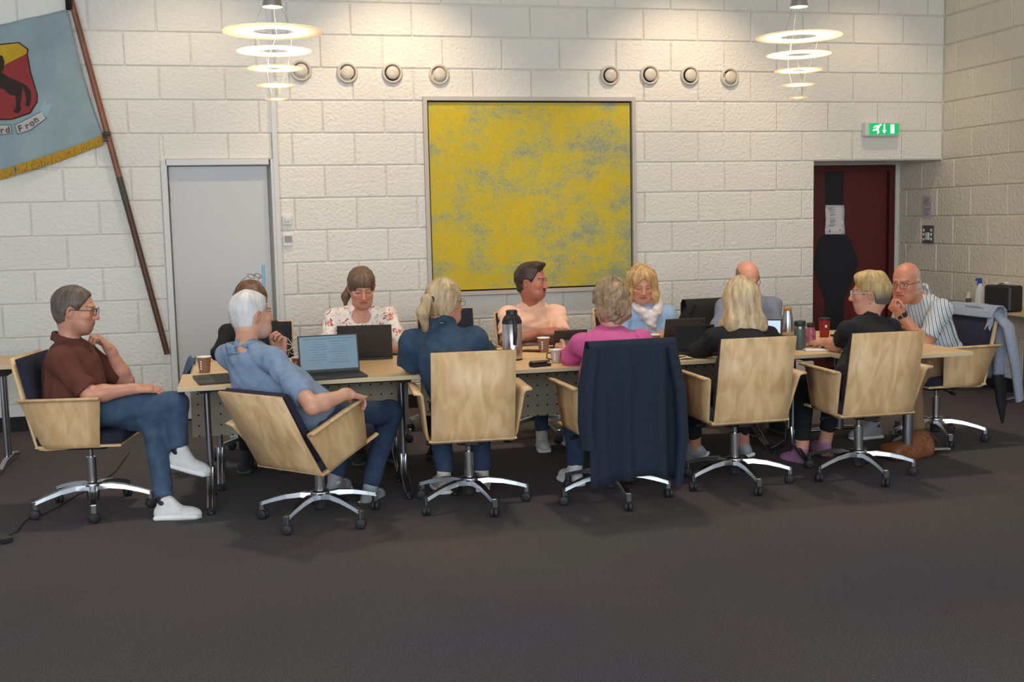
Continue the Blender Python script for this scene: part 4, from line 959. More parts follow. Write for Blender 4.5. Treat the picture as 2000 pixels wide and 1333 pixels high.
def head_prims(f, H, R, s):
    T = lambda x, y, z: H+R@(np.array([x, y, z])*s)
    e = lambda c, r, k=.02, op='u', rr=None: f.ell(T(*c), np.array(r)*s, R if rr is None else R@rr, k, op)
    e((0, -.012, HC), (.077, .098, .088)); e((0, .028, -.035), (.064, .069, .086), .03); e((0, .062, -.098), (.028, .024, .022), .03)
    e((0, -.02, -.03), (.066, .075, .07), .03)
    for sx in (-1, 1):
        e((sx*.034, .055, -.075), (.024, .03, .03), .03)      # jaw corner / cheeks
        e((sx*.040, .066, -.022), (.022, .022, .020), .02)
        e((sx*.032, .100, .007), (.019, .013, .0115), .012, 's')
        e((sx*.0315, .0835, .006), (.0165, .0105, .0100), .004)   # lids
        e((sx*.012, .104, -.034), (.0085, .009, .0075), .008)
        er = roty(sx*.15)@rotx(-.2)
        e((sx*.079, -.006, -.004), (.0075, .019, .032), .008, 'u', er@rotz(sx*.45)); e((sx*.083, -.002, -.002), (.004, .009, .016), .006, 's', er)
    e((0, .086, .026), (.046, .012, .009), .018)
    f.cone(T(0, .094, .012), T(0, .114, -.028), .0075*s, .0115*s, .014)
    e((0, .0955, -.0535), (.023, .0075, .0055), .006); e((0, .0935, -.0645), (.020, .0075, .0060), .006); e((0, .104, -.0592), (.022, .005, .0012), .003, 's')
def person(name, label, head, hyaw, hpitch, chest, tyaw, pelvis, armR, armL, legR, legL, shirt, trousers, shoes, skin=S(198, 140, 114), hs=1.04, hroll=0., sw=1., girth=1., sleeve=(.0, .75), neckcut=None, collar=False,
           bust=0., hair=None, brow=S(110, 85, 65), tints=(), eyes='open', glasses=None, socks=None, handpose=((.3,), (.3,)), seed=1, puff=0., neckr=.056, drop=.27, crew=False, extra=None, trouser_end=.93):
    org = np.array([pelvis[0], pelvis[1], 0.]); H = np.array(head, float); C_ = np.array(chest, float); C_[2] = H[2]-drop if drop else C_[2]; Pv = np.array(pelvis, float)
    Rh = rotz(hyaw)@rotx(hpitch)@roty(hroll)
    fwd = rotz(tyaw)@np.array([0, 1., 0]); rt = nrm(np.cross(fwd, [0, 0, 1.])); up = C_-Pv; up = nrm(up-rt*(up@rt)); fw2 = np.cross(up, rt); Rt = np.stack([rt, fw2, up], 1)
    shR = C_+up*.062+rt*.168*sw; shL = C_+up*.062-rt*.168*sw; nb = C_+up*.13-fw2*.012
    neck_top = H+Rh@(np.array([0, -.022, -.06])*hs)
    # ---- body ----
    f = Field(); head_prims(f, H, Rh, hs)
    f.cone(nb-up*.02, neck_top, neckr*1.06, neckr*.96, .03)
    g = girth
    f.ell(C_, (.145*sw, .092*g, .15), Rt, .03); f.cone(C_-up*.05, Pv, .10*g, .11*g, .04)
    f.cone(nb-up*.015, shR-rt*.03, .045, .04, .03); f.cone(nb-up*.015, shL+rt*.03, .045, .04, .03)
    for (sh, (el, wr, hd, pn), sd, hp) in ((shR, armR, 1, handpose[0]), (shL, armL, -1, handpose[1])):
        el = ontab(el); wr = ontab(wr)
        f.cone(sh, el, .047*g**.5, .040*g**.5, .03); mid = el+(wr-el)*.3
        f.cone(el, mid, .040*g**.5, .0415*g**.5, .02); f.cone(mid, wr, .0415*g**.5, .027, .02)
        hand(f, wr, hd, pn, sd, *hp)
    for (kn, an, toe) in (legR, legL):
        kn = np.array(kn, float); an = np.array(an, float); f.cone(an+(kn-an)*.35, an, .043, .034, .02)
    hips = [Pv+rt*.09, Pv-rt*.09]
    for hp_, (kn, an, toe) in zip(hips, (legR, legL)): f.cone(hp_, kn, .065, .05, .03); f.cone(kn, an, .05, .035, .02)
    V, Q = f.mesh(.0048, smooth=1)
    L = (V-H)@Rh/hs; x, y, z = L.T
    col = np.tile(np.array(skin[:3]), (len(V), 1)); ishead = (np.abs(x) < .1) & (np.abs(y) < .13) & (z > -.125) & (z < .14)
    def mixc(mask, c, a):
        w_ = (mask*a)[:, None]; col[:] = col*(1-w_)+np.array(c[:3])*w_
    sm = lambda v, a, b: np.clip((v-a)/(b-a), 0, 1)
    hd_ = ishead.astype(float)
    mixc(hd_*np.exp(-(((np.abs(x)-.04)/.025)**2+((z+.03)/.022)**2))*(y > .03), S(205, 112, 92), .35)
    mixc(hd_*np.exp(-((x/.014)**2+((z+.028)/.016)**2))*(y > .09), S(205, 115, 95), .35)
    mixc(hd_*((np.abs(x) < .024) & (np.abs(z+.0592) < .0115-.2*np.abs(x)) & (y > .07)), S(176, 92, 84), .6)
    mixc(hd_*((np.abs(x) < .024) & (np.abs(z+.0592) < .0022) & (y > .07)), S(90, 44, 40), .7)
    mixc(hd_*((np.abs(x) > .012) & (np.abs(x) < .052) & (np.abs(z-.0265-.05*(.03-np.abs(np.abs(x)-.03))) < .0042) & (y > .045)), brow, .75)
    if eyes == 'down': mixc(hd_*((np.abs(np.abs(x)-.0315) < .0165) & (np.abs(z-.0015+.12*np.abs(np.abs(x)-.0315)) < .0026) & (y > .06)), S(70, 45, 38), .8)
    else:
        mixc(hd_*((np.abs(np.abs(x)-.0315) < .0155) & (np.abs(z-.0065) < .0062-.2*np.abs(np.abs(x)-.0315)) & (y > .06)), S(206, 188, 178), .75)
        mixc(hd_*((np.abs(np.abs(x)-.0315) < .0165) & (np.abs(z-.0125+.12*np.abs(np.abs(x)-.0315)) < .0022) & (y > .06)), S(60, 40, 34), .85)
    for fn, c, a in tints: mixc(hd_*fn(x, y, z), c, a)
    if socks is not False:
        for (kn, an, toe) in (legR, legL):
            d_ = np.linalg.norm(V-np.array(an, float), axis=1); w_ = (d_ < .17).astype(float)[:, None]; col = col*(1-w_)+np.array((socks or S(225, 222, 216))[:3])*w_
    body = net_obj('person', V, Q, SKIN, None, org, None, col); body.location = org; body.name = name
    tag(body, label, 'person', 'people seated around the conference tables')
    if eyes != 'down':
        for sx in (-1, 1):
            c = H+Rh@(np.array([sx*.0315, .0925, .0065])*hs)-org
            MB().lathe([(.0, .0022), (.004, .0018), (.0056, .0)], c, 12, R=Rh@rotx(-PI/2)).build('iris', IRIS, body)
    # ---- shirt ----
    f = Field(); e_ = .014
    f.ell(C_+up*.0, (.163*sw, .112*g, .165), Rt, .03)
    if bust: 
        for sx in (-1, 1): f.ell(C_+rt*sx*.075-up*.03+fw2*.075*g, (.08, .07*bust, .075), Rt, .03)
    f.cone(C_-up*.06, Pv+up*.02, .125*g, .150*g, .05); f.ell(C_*.5+Pv*.5+fw2*.03*(g-.8), (.155*sw*g, .125*g, .16), Rt, .04)
    f.ell(Pv+up*.03, (.178*g, .135*g, .10), Rt, .04)
    for sh, sx in ((shR, 1), (shL, -1)):
        f.cone(nb-up*.014, sh-rt*sx*.02, .048, .050, .04); f.ell(sh, (.060+puff*.5, .062+puff*.4, .060+puff*.5), Rt, .04)
    for (sh, (el, wr, hd, pn), sd) in ((shR, armR, 1), (shL, armL, -1)):
        el = ontab(el); wr = ontab(wr); s1 = sleeve[1]
        if s1 <= 1: f.cone(sh, sh+(el-sh)*s1, .062*g**.5+puff*.6, .057*g**.5+puff, .03, True)
        else: f.cone(sh, el, .062*g**.5, .054*g**.5, .03); f.cone(el, el+(wr-el)*(s1-1), .054*g**.5, .040, .02, True)
    if neckcut is not None: f.ell(nb+fw2*neckcut[0]+up*neckcut[1], neckcut[2], Rt, .006, 's')
    if collar or crew: f.ell(nb-up*.03-fw2*.004, (neckr+.03, neckr+.024, .048), Rt, .02)
    if crew: 
        rg = [nb+(fw2*math.cos(a_)*(neckr+.010)+rt*math.sin(a_)*(neckr+.012))+up*(-.002-.014*math.cos(a_)) for a_ in np.linspace(0, 2*PI, 15)]
        for i in range(14): f.cone(rg[i], rg[i+1], .009, .009, .006)
    if collar:
        for lev, dr in ((.005, .016), (.022, .012), (.038, .008)):
            rg = [nb+(fw2*math.cos(a_)*(neckr+dr+.004)+rt*math.sin(a_)*(neckr+dr))+up*(lev-.026*math.cos(a_)) for a_ in np.linspace(.35, 2*PI-.35, 15)]
            for i in range(14): f.cone(rg[i], rg[i+1], .0095, .0095, .006)
        for sx in (-1, 1): f.ell(nb+fw2*.062+rt*sx*.03-up*.005, (.03, .014, .026), Rt@roty(sx*.5), .006)
    V, Q = f.mesh(.0075, wf2(seed), smooth=1)
    sh_o = net_obj('shirt', V, Q, shirt, body, org, (V-C_)@Rt)
    # ---- trousers ----
    f = Field(); f.ell(Pv, (.168*g, .13*g, .105), Rt, .05)
    for hp_, (kn, an, toe) in zip(hips, (legR, legL)):
        kn = np.array(kn, float); an = np.array(an, float)
        f.cone(hp_, kn, .088*g**.5, .064*g**.3, .04); f.cone(kn, kn+(an-kn)*trouser_end, .064*g**.3, .050, .03, True)
    V, Q = f.mesh(.010, wrinkle(.004, 30, seed+5), smooth=1); net_obj('trousers', V, Q, trousers, body, org, (V-Pv)@Rt)
    # ---- shoes ----
    for (kn, an, toe) in (legR, legL):
        an = np.array(an, float); tdir = nrm(toe); leg = nrm(np.array(kn, float)-an); side_ = nrm(np.cross(tdir, leg)); upv = np.cross(side_, tdir); Rs = np.stack([side_, tdir, upv], 1)
        f = Field(); B = an-upv*.062
        f.ell(B+tdir*.005+upv*.015, (.040, .064, .058), Rs, .02); f.ell(B+tdir*.105+upv*.0, (.047, .092, .046), Rs, .03); f.cone(an+upv*.02, B+tdir*.06+upv*.03, .042, .036, .02, False)
        f.box(B+tdir*.06-upv*.055, (.08, .2, .035), Rs, .002, .004, 's')
        V, Q = f.mesh(.008, smooth=1); so = net_obj('shoe', V, Q, shoes[0], body, org, (V-an)@Rs)
        f = Field(); f.box(B+tdir*.06-upv*.018, (.042, .116, .013), Rs, .011, .01); f.ell(B+tdir*.115-upv*.018, (.049, .084, .014), Rs, .02)
        V, Q = f.mesh(.008, smooth=1); net_obj('sole', V, Q, shoes[1], so, org)
        lc = MB()
        for k in range(4):
            cc = B+tdir*(.055+.018*k)+upv*(.053-.004*k)-org; lc.tube([cc-side_*.022, cc+upv*.004, cc+side_*.022], .0028, 6)
        lc.build('laces', MT['cupwhite'] if shoes[2] is None else shoes[2], so)
    # ---- hair ----
    if hair:
        style, hm = hair; f = Field(); fn = None; s = 1.
        def cap(e, ext=True):
            f.ell((0, -.012, HC), (.077+e, .098+e, .088+e)); 
            if ext: f.ell((0, -.03, -.025), (.066+e*.7, .066+e*.7, .065), None, .03)
        def facecut(zt=.062, w_=.071, low=-.02, nape=-.085):
            f.ell((0, .115, zt-.115), (w_, .08, .115), None, .012, 's'); f.box((0, .10, low-.1), (.13, .112, .1), None, .01, .01, 's'); f.box((0, -.05, nape-.1), (.2, .2, .1), None, .01, .01, 's')
        amp, fq = .0022, 60; an_ = (1, 1, 1)
        def sidecut(y0=.018, z0=-.03, sl=.5, ear=True):
            n_ = nrm((0, 1, -sl)); f.box(np.array([0, y0, z0])+n_*.2, (.3, .2, .3), rotx(math.atan2(n_[2], n_[1])), .002, .012, 's')
            if ear:
                for sx in (-1, 1): f.ell((sx*.085, .004, -.03), (.03, .034, .05), None, .01, 's')
        if style == 'short': cap(.009); facecut(.074, .070, -.03); sidecut()
        elif style == 'cropwhite': cap(.005); facecut(.08, .071, -.03); sidecut(.02)
        elif style == 'quiff': cap(.010); f.ell((.0, .035, .108), (.062, .062, .03), rotx(.15), .02); facecut(.08, .068, -.03); sidecut(.012, -.03, .55); amp = .004
        elif style == 'crop2':
            cap(.010); f.ell((0, .01, .085), (.088, .10, .048), None, .03); f.ell((0, .072, .06), (.066, .032, .040), None, .02); facecut(.05, .062, -.03, -.075); sidecut(.03, -.03, .45); amp = .004; an_ = (1, 1, .3)
        elif style == 'bob':
            cap(.013); f.box((0, -.03, -.05), (.104, .094, .125), None, .08, .04); f.box((0, -.03, -.155), (.122, .096, .05), None, .045, .05)
            f.ell((0, .13, -.06), (.066, .09, .17), None, .01, 's'); f.box((0, 0, -.295), (.3, .3, .1), None, .01, .004, 's'); amp = .0035; an_ = (1, 1, .05)
        elif style == 'wavy':
            f.ell((0, -.014, .035), (.096, .112, .106)); f.ell((0, -.04, -.05), (.094, .082, .075), None, .03); f.ell((0, .12, -.055), (.066, .08, .12), None, .01, 's'); amp = .009; fq = 75
        elif style == 'shoulder':
            cap(.016)
            for sx in (-1, 1):
                f.cone((sx*.072, .01, .06), (sx*.092, .025, -.06), .032, .034, .03); f.cone((sx*.092, .025, -.06), (sx*.088, .03, -.15), .034, .024, .03)
            f.ell((0, -.05, -.07), (.09, .06, .1), None, .03); f.ell((0, .125, -.035), (.060, .085, .115), None, .01, 's'); amp = .007; fq = 60
        elif style == 'bangs':
            cap(.010); f.ell((0, .062, .068), (.062, .032, .042), None, .02); f.ell((-.005, .125, -.065), (.062, .07, .115), None, .012, 's'); f.box((0, .1, -.12), (.13, .115, .1), None, .01, .01, 's'); f.box((0, -.05, -.19), (.2, .2, .1), None, .01, .01, 's')
            f.cone((.04, -.1, -.03), (.085, -.085, -.09), .03, .026, .02); f.cone((.085, -.085, -.09), (.088, -.07, -.15), .026, .012, .02)
        elif style == 'ponytail':
            cap(.012); facecut(.066, .068, -.03, -.08)
            f.cone((0, -.105, .015), (0, -.150, .015), .020, .026, .01); f.cone((0, -.150, .015), (0, -.178, -.05), .026, .031, .02); f.cone((0, -.178, -.05), (0, -.158, -.135), .031, .017, .02); amp = .003
        elif style == 'long':
            cap(.012); f.box((0, -.05, -.08), (.085, .06, .13), None, .05, .04); f.ell((0, .12, -.045), (.068, .08, .115), None, .012, 's')
        wf_ = wrinkle(amp, fq, seed+9); V, Q = f.mesh(.0045, lambda P: wf_(P*np.array(an_)), smooth=1)
        th_ = np.arctan2(V[:, 0], -V[:, 1])*.09; r_ = np.hypot(V[:, 0], V[:, 1]); lc = np.stack([th_, r_*.2, V[:, 2]], 1)
        ho = net_obj('hair', H+(V*hs)@Rh.T, Q, hm, body, org, lc)
        if style == 'ponytail': MB().lathe([(.022, -.007), (.029, -.004), (.029, .004), (.022, .007)], H+Rh@(np.array([0, -.122, .015])*hs)-org, 16, R=Rh@rotx(PI/2)).build('hair_tie', MT['matteblack'], ho)
    if glasses:
        gm, kind = glasses; T = lambda q: H+Rh@(np.array(q)*hs)-org; gl = MB(); hx, hz = (.025, .0185)
        if kind == 'head':   # pushed up into the hair
            T = lambda q: H+Rh@((rotx(.9)@np.array(q)+np.array([0, -.055, .075]))*hs)-org
        for sx in (-1, 1):
            gl.tube([T((sx*.033+hx*np.sign(math.cos(a_))*abs(math.cos(a_))**.6, .108-.10*abs(sx*.033+hx*math.cos(a_))**1.4, .003+hz*np.sign(math.sin(a_))*abs(math.sin(a_))**.6)) for a_ in np.linspace(0, 2*PI, 21)], .0019 if kind != 'thin' else .0012, 6)
            gl.tube([T((sx*.058, .096, .010)), T((sx*.078, .07, .011)), T((sx*.083, .0, .010)), T((sx*.082, -.018, -.006))], .0018, 6)
        gl.tube([T((-.008, .108, .008)), T((0, .111, .010)), T((.008, .108, .008))], .0018, 6)
        gl.build('glasses', gm, body)
    if extra: extra(body, org, dict(C=C_, up=up, rt=rt, fw=fw2, R=Rt, nb=nb, H=H, Rh=Rh, P=Pv, shR=shR, shL=shL))
    return body
IRIS = M('iris', S(62, 62, 66), .2)
# ---------------- fabrics ----------------
FB = lambda n, c, v=.12, vs=50, b=.25, bs=350, r=.9: M(n, c, r, var=v, vscale=vs, bump=b, bscale=bs, attr='loc')
JEAN = FB('blue_jeans', S(62, 82, 106), .3, 16); JEAND = FB('dark_jeans', S(44, 62, 88), .3, 16); BLACKT = FB('black_trousers', S(20, 20, 22)); TAN = FB('tan_trousers', S(134, 106, 78))
BLACK = FB('black_jersey', S(22, 22, 24)); GREYTR = FB('grey_trousers', S(50, 52, 58))
def stripes():
    mt, nt, b, nn, ln = new_mat('striped_cotton'); b.inputs['Roughness'].default_value = .9
    a = nn('ShaderNodeAttribute'); a.attribute_name = 'loc'; sx = nn('ShaderNodeSeparateXYZ'); ln(a.outputs['Vector'], sx.inputs[0])
    av = nn('ShaderNodeMath'); av.operation = 'MULTIPLY_ADD'; av.inputs[1].default_value = .9; ln(sx.outputs['Y'], av.inputs[0]); ln(sx.outputs['X'], av.inputs[2])
    def band(fq, th, ph):
        m1 = nn('ShaderNodeMath'); m1.operation = 'MULTIPLY_ADD'; m1.inputs[1].default_value = fq; m1.inputs[2].default_value = ph; ln(av.outputs[0], m1.inputs[0])
        m2 = nn('ShaderNodeMath'); m2.operation = 'FRACT'; ln(m1.outputs[0], m2.inputs[0]); m3 = nn('ShaderNodeMath'); m3.operation = 'LESS_THAN'; m3.inputs[1].default_value = th; ln(m2.outputs[0], m3.inputs[0]); return m3.outputs[0]
    mx = nn('ShaderNodeMix'); mx.data_type = 'RGBA'; mx.inputs[6].default_value = S(206, 214, 218); mx.inputs[7].default_value = S(112, 122, 132); ln(band(34, .3, 0), mx.inputs[0])
    m2 = nn('ShaderNodeMix'); m2.data_type = 'RGBA'; ln(mx.outputs[2], m2.inputs[6]); m2.inputs[7].default_value = S(158, 150, 142); ln(band(34, .16, .45), m2.inputs[0]); ln(m2.outputs[2], b.inputs['Base Color']); return mt
def floral():
    mt, nt, b, nn, ln = new_mat('floral_print'); b.inputs['Roughness'].default_value = .85
    a = nn('ShaderNodeAttribute'); a.attribute_name = 'loc'
    def layer(sc, th, cols, off, prev):
        mp = nn('ShaderNodeMapping'); mp.inputs['Location'].default_value = off; ln(a.outputs['Vector'], mp.inputs[0])
        nz = nn('ShaderNodeTexNoise'); nz.inputs['Scale'].default_value = sc*2.2; ln(mp.outputs[0], nz.inputs['Vector'])
        md = nn('ShaderNodeMix'); md.data_type = 'VECTOR'; md.inputs[0].default_value = .10; ln(mp.outputs[0], md.inputs[4]); ln(nz.outputs['Color'], md.inputs[5])
        v = nn('ShaderNodeTexVoronoi'); v.inputs['Scale'].default_value = sc; ln(md.outputs[1], v.inputs['Vector'])
        l = nn('ShaderNodeMath'); l.operation = 'LESS_THAN'; l.inputs[1].default_value = th; ln(v.outputs['Distance'], l.inputs[0])
        cr = nn('ShaderNodeValToRGB'); cr.color_ramp.interpolation = 'CONSTANT'
        for i, c in enumerate(cols):
            el = cr.color_ramp.elements[i] if i < 2 else cr.color_ramp.elements.new(i/len(cols)); el.position = i/len(cols); el.color = c
        sx = nn('ShaderNodeSeparateColor'); ln(v.outputs['Color'], sx.inputs[0]); ln(sx.outputs[0], cr.inputs[0])
        mx = nn('ShaderNodeMix'); mx.data_type = 'RGBA'; ln(l.outputs[0], mx.inputs[0])
        if isinstance(prev, tuple): mx.inputs[6].default_value = prev
        else: ln(prev, mx.inputs[6])
        ln(cr.outputs[0], mx.inputs[7]); return mx.outputs[2]
    o = layer(20, .36, (S(180, 56, 62), S(226, 214, 206), S(214, 112, 60), S(226, 214, 206), S(170, 60, 90)), (0, 0, 0), S(228, 220, 212))
    o = layer(34, .30, (S(228, 220, 212), S(66, 34, 60), S(228, 170, 60), S(228, 220, 212), S(150, 40, 60), S(228, 220, 212)), (1, 2, 3), o)
    ln(o, b.inputs['Base Color']); return mt
SN = lambda c, s=S(226, 226, 224), l=None: (M('sneaker_upper', c, .8, var=.1, vscale=40), M('sneaker_sole', s, .7), l)
WHITES = SN(S(212, 210, 206)); GREYS = SN(S(150, 152, 154)); BEIGES = SN(S(196, 186, 168)); PINKS = SN(S(160, 112, 150), S(120, 90, 76)); DARKS = SN(S(44, 46, 50), S(80, 80, 80), MT['matteblack'])
A = np.array
def legs(pelvis, yaw, fw=.42, sp=.10, back=.0, kz=.50):
    f_ = rotz(yaw)@A([0, 1., 0]); r_ = rotz(yaw)@A([1., 0, 0]); out = []
    for s_ in (1, -1):
        k = A([pelvis[0], pelvis[1], 0])+f_*fw+r_*sp*s_+A([0, 0, kz]); a = k+f_*(.02+back); a[2] = .095; out.append((k, a, f_+r_*s_*.15))
    return out
dn = A([0, 0, -1.])
# 1 man in the brown shirt
beard = lambda lo: (lambda x, y, z: ((z < lo) & (y > .0) & (z > -.125)).astype(float)*np.clip((lo-z)/.02, 0, 1))
mous = lambda x, y, z: ((np.abs(x) < .026) & (np.abs(z+.0465) < .0085) & (y > .07)).astype(float)
pv = A([-1.37, -2.79, .555])
person('person', 'man in a rust-brown shirt and jeans, legs crossed, hand at his chin', at(146, 607, -2.80), R_(-96), R_(-6), at(140, 728, -2.80), R_(-98), pv,
       (at(176, 772, -3.02), at(262, 760, -2.99), A([1, .15, -.05]), A([.1, .3, -1.])), (at(246, 746, -2.60), at(214, 682, -2.66), A([-.55, -.15, .8]), A([-.8, -.2, -.5])),
       (at(342, 790, -2.99), at(350, 884, -3.03), A([.9, -.25, -.25])), (at(300, 822, -2.95), at(322, 985, -3.13), A([1, -.1, .0])),
       FB('rust_brown_cotton', S(96, 50, 38), .12, 14), JEAN, WHITES, collar=True, girth=1.22, sw=1.05, sleeve=(0, .86), hair=('short', hair_mat('brown_grey_hair', S(64, 52, 44), S(112, 98, 86))), tints=((beard(-.05), S(140, 104, 88), .35),), socks=S(34, 36, 44), glasses=(MT['black'], 'full'), handpose=((.18,), (.75,)), seed=1, hs=1.07, drop=.31)
# 2 white-haired man
pv = A([-.14, -3.40, .56])
person('person', 'white-haired man in a light blue shirt leaning back, arm on the armrest', at(490, 616, -3.28), R_(-62), R_(2), at(500, 738, -3.34), R_(-50), pv,
       (A([-.13, -3.77, .665]), A([.05, -3.665, .70]), A([.72, .64, -.3]), A([.1, .2, -1.])), (at(545, 735, -3.0), at(548, 690, -2.95), A([.1, -.1, 1.]), A([-.6, -.5, .1])),
       (at(762, 806, -3.10), at(722, 958, -3.10), A([.5, .8, .0])), (A([.15, -2.86, .50]), A([.02, -2.95, .1]), A([.5, .8, 0])),
       FB('chambray_blue', S(128, 146, 170), .16, 24), JEAND, GREYS, collar=True, girth=1.08, sw=1.05, sleeve=(0, .80), hair=('cropwhite', hair_mat('white_hair', S(186, 182, 178), S(226, 222, 218))), tints=((beard(-.045), S(168, 150, 140), .4),), handpose=((.35,), (.7,)), seed=2, skin=S(206, 152, 126), hs=1.06)
# 3 woman in black
pv = A([-.36, -1.56, .55]); L_ = legs(pv, PI)
person('person', 'woman in black with sunglasses pushed up in her hair, behind the white-haired man', at(492, 588, -1.70), R_(-132), R_(-8), at(490, 672, -1.64), R_(190), pv,
       (at(430, 690, -1.78), at(475, 700, -2.02), A([.5, -.8, .1]), dn), (at(556, 690, -1.78), at(540, 700, -2.02), A([-.5, -.8, .1]), dn), L_[0], L_[1],
       BLACK, BLACKT, DARKS, girth=.92, sw=.9, sleeve=(0, 1.8), hair=('long', hair_mat('brown_hair', S(74, 50, 36), S(128, 94, 68))), glasses=(MT['black'], 'head'), handpose=((.5,), (.5,)), seed=3, bust=.8)
# 4 woman in the floral top
pv = A([.36, -1.56, .55]); L_ = legs(pv, PI)
person('person', 'woman in a white floral top looking down at her laptop', at(706, 562, -1.78), R_(182), R_(-20), at(706, 672, -1.68), R_(180), pv,
       (at(634, 690, -1.84), at(668, 696, -2.12), A([.4, -.9, 0]), dn), (at(788, 690, -1.84), at(752, 696, -2.12), A([-.4, -.9, 0]), dn), L_[0], L_[1],
       floral(), BLACKT, DARKS, girth=1.15, sw=1.08, sleeve=(0, .85), neckcut=(.08, -.01, (.062, .05, .075)), eyes='down', hair=('bangs', hair_mat('mid_brown_hair', S(74, 54, 42), S(122, 96, 76))), bust=1.1, seed=4, hs=1.08)
# 5 woman in denim
pv = A([.73, -3.40, .555]); L_ = legs(pv, R_(-3), .38, .11, -.06)
person('person', 'woman in a denim blouse with a blond ponytail, seen from behind', at(868, 592, -3.12), R_(-48), R_(-4), at(868, 710, -3.22), R_(-6), pv,
       (at(952, 760, -3.04), at(925, 722, -2.84), A([-.2, 1, 0]), dn), (at(806, 768, -3.10), at(803, 726, -2.88), A([.2, 1, 0]), dn), L_[0], L_[1],
       FB('denim_blouse', S(46, 68, 90), .22, 20), JEAND, BEIGES, girth=1.12, sw=1.02, collar=True, sleeve=(0, .92), puff=.022, hair=('ponytail', hair_mat('blond_hair', S(150, 122, 86), S(206, 182, 142))), glasses=(MT['black'], 'thin'), seed=5, hs=1.06)
# 6 man in the peach T-shirt
pv = A([1.60, -1.56, .55]); L_ = legs(pv, PI)
person('person', 'man in a peach T-shirt with a moustache and crossed arms', at(1038, 551, -1.70), R_(-128), R_(-2), at(1040, 654, -1.62), R_(184), pv,
       (at(988, 668, -1.80), at(1064, 650, -1.95), A([1, -.1, .1]), A([0, .5, -1.])), (at(1100, 662, -1.80), at(1022, 660, -1.90), A([-1, -.1, .05]), A([0, .5, -1.])), L_[0], L_[1],
       FB('peach_cotton', S(246, 196, 166), .06, 20), JEAN, WHITES, sw=1.1, girth=1.04, sleeve=(0, .78), crew=True, hair=('quiff', hair_mat('dark_brown_hair', S(38, 26, 22), S(74, 54, 44))), brow=S(62, 42, 34), tints=((mous, S(72, 42, 32), .9), (beard(-.06), S(170, 118, 98), .3)), seed=6, skin=S(180, 112, 88), hs=1.05, drop=.30)
# 7 woman in pink
pv = A([1.53, -3.46, .555]); L_ = legs(pv, R_(2), .38, .11, -.05)
person('person', 'woman in a pink cardigan with wavy grey-blond hair, seen from behind', at(1193, 592, -3.14), R_(-2), R_(-12), at(1197, 715, -3.24), R_(0), pv,
       (at(1286, 726, -3.06), at(1262, 708, -2.82), A([-.3, 1, 0]), dn), (at(1118, 726, -3.08), at(1104, 690, -2.90), A([-.35, .9, .1]), A([.9, .3, 0])), L_[0], L_[1],
       FB('pink_knit', S(206, 92, 148), .06, 60), JEAND, WHITES, girth=1.2, sw=1.06, sleeve=(0, 1.85), hair=('wavy', hair_mat('ash_blond_hair', S(112, 88, 64), S(178, 150, 118))), seed=7, hs=1.06, handpose=((.3,), (.55,)))
# 8 woman with the scarf
def scarf(b, org, q):
    f_ = Field(); nb_, fw_, up2, rt_ = q['nb'], q['fw'], q['up'], q['rt']
    ring = [nb_+fw_*(.085*math.cos(a_))+rt_*(.085*math.sin(a_))+up2*(.012-.03*math.cos(a_)) for a_ in np.linspace(0, 2*PI, 13)]
    for i in range(12): f_.cone(ring[i], ring[i+1], .032, .032, .02)
    kn = nb_+fw_*.12-up2*.075; f_.ell(kn, (.045, .035, .045), q['R'], .02)
    f_.cone(nb_+fw_*.09+rt_*.05+up2*.0, kn, .034, .034, .02); f_.cone(nb_+fw_*.09-rt_*.05+up2*.0, kn, .034, .034, .02)
    f_.cone(kn, kn-up2*.20+fw_*.03-rt_*.06, .03, .045, .02, True); f_.cone(kn, kn-up2*.16+fw_*.03+rt_*.015, .03, .04, .02, True)
    V, Q = f_.mesh(.007, wrinkle(.006, 50, 77), smooth=1); net_obj('scarf', V, Q, FB('white_scarf', S(222, 212, 208), .08, 60), b, org, V-nb_)
pv = A([2.36, -1.56, .55]); L_ = legs(pv, PI)
person('person', 'woman in light blue with a white knotted scarf and wavy blond hair', at(1252, 556, -1.72), R_(172), R_(-18), at(1260, 662, -1.66), R_(176), pv,
       (at(1208, 700, -1.84), at(1232, 702, -2.10), A([.4, -.9, 0]), dn), (at(1312, 688, -1.84), at(1290, 700, -2.08), A([-.4, -.9, 0]), dn), L_[0], L_[1],
       FB('light_blue_jersey', S(142, 172, 204), .08, 30), GREYTR, DARKS, girth=1.1, sw=1.0, sleeve=(0, .9), eyes='down', hair=('shoulder', hair_mat('golden_blond_hair', S(150, 112, 66), S(216, 178, 122))), bust=1.1, extra=scarf, seed=8, hs=1.05, drop=.285, skin=S(204, 146, 118))
# 9 woman with the blond bob
pv = A([2.31, -3.40, .555]); L_ = legs(pv, 0)
person('person', 'woman in black with a straight blond bob, seen from behind', at(1447, 585, -3.08), R_(-8), R_(-10), at(1452, 706, -3.20), R_(-4), pv,
       (at(1530, 720, -3.04), at(1500, 692, -2.82), A([-.3, 1, 0]), dn), (at(1366, 728, -3.06), at(1382, 698, -2.86), A([.3, 1, 0]), dn), (A([2.52, -2.92, .50]), at(1452, 866, -2.76), A([.1, 1, -.12])), (A([2.20, -2.93, .50]), at(1357, 872, -2.76), A([-.5, .8, -.25])),
       BLACK, BLACKT, GREYS, girth=1.0, sw=.95, sleeve=(0, 1.85), hair=('bob', hair_mat('pale_blond_hair', S(158, 128, 90), S(228, 204, 162))), seed=9, hs=1.06, socks=False, trouser_end=.80)
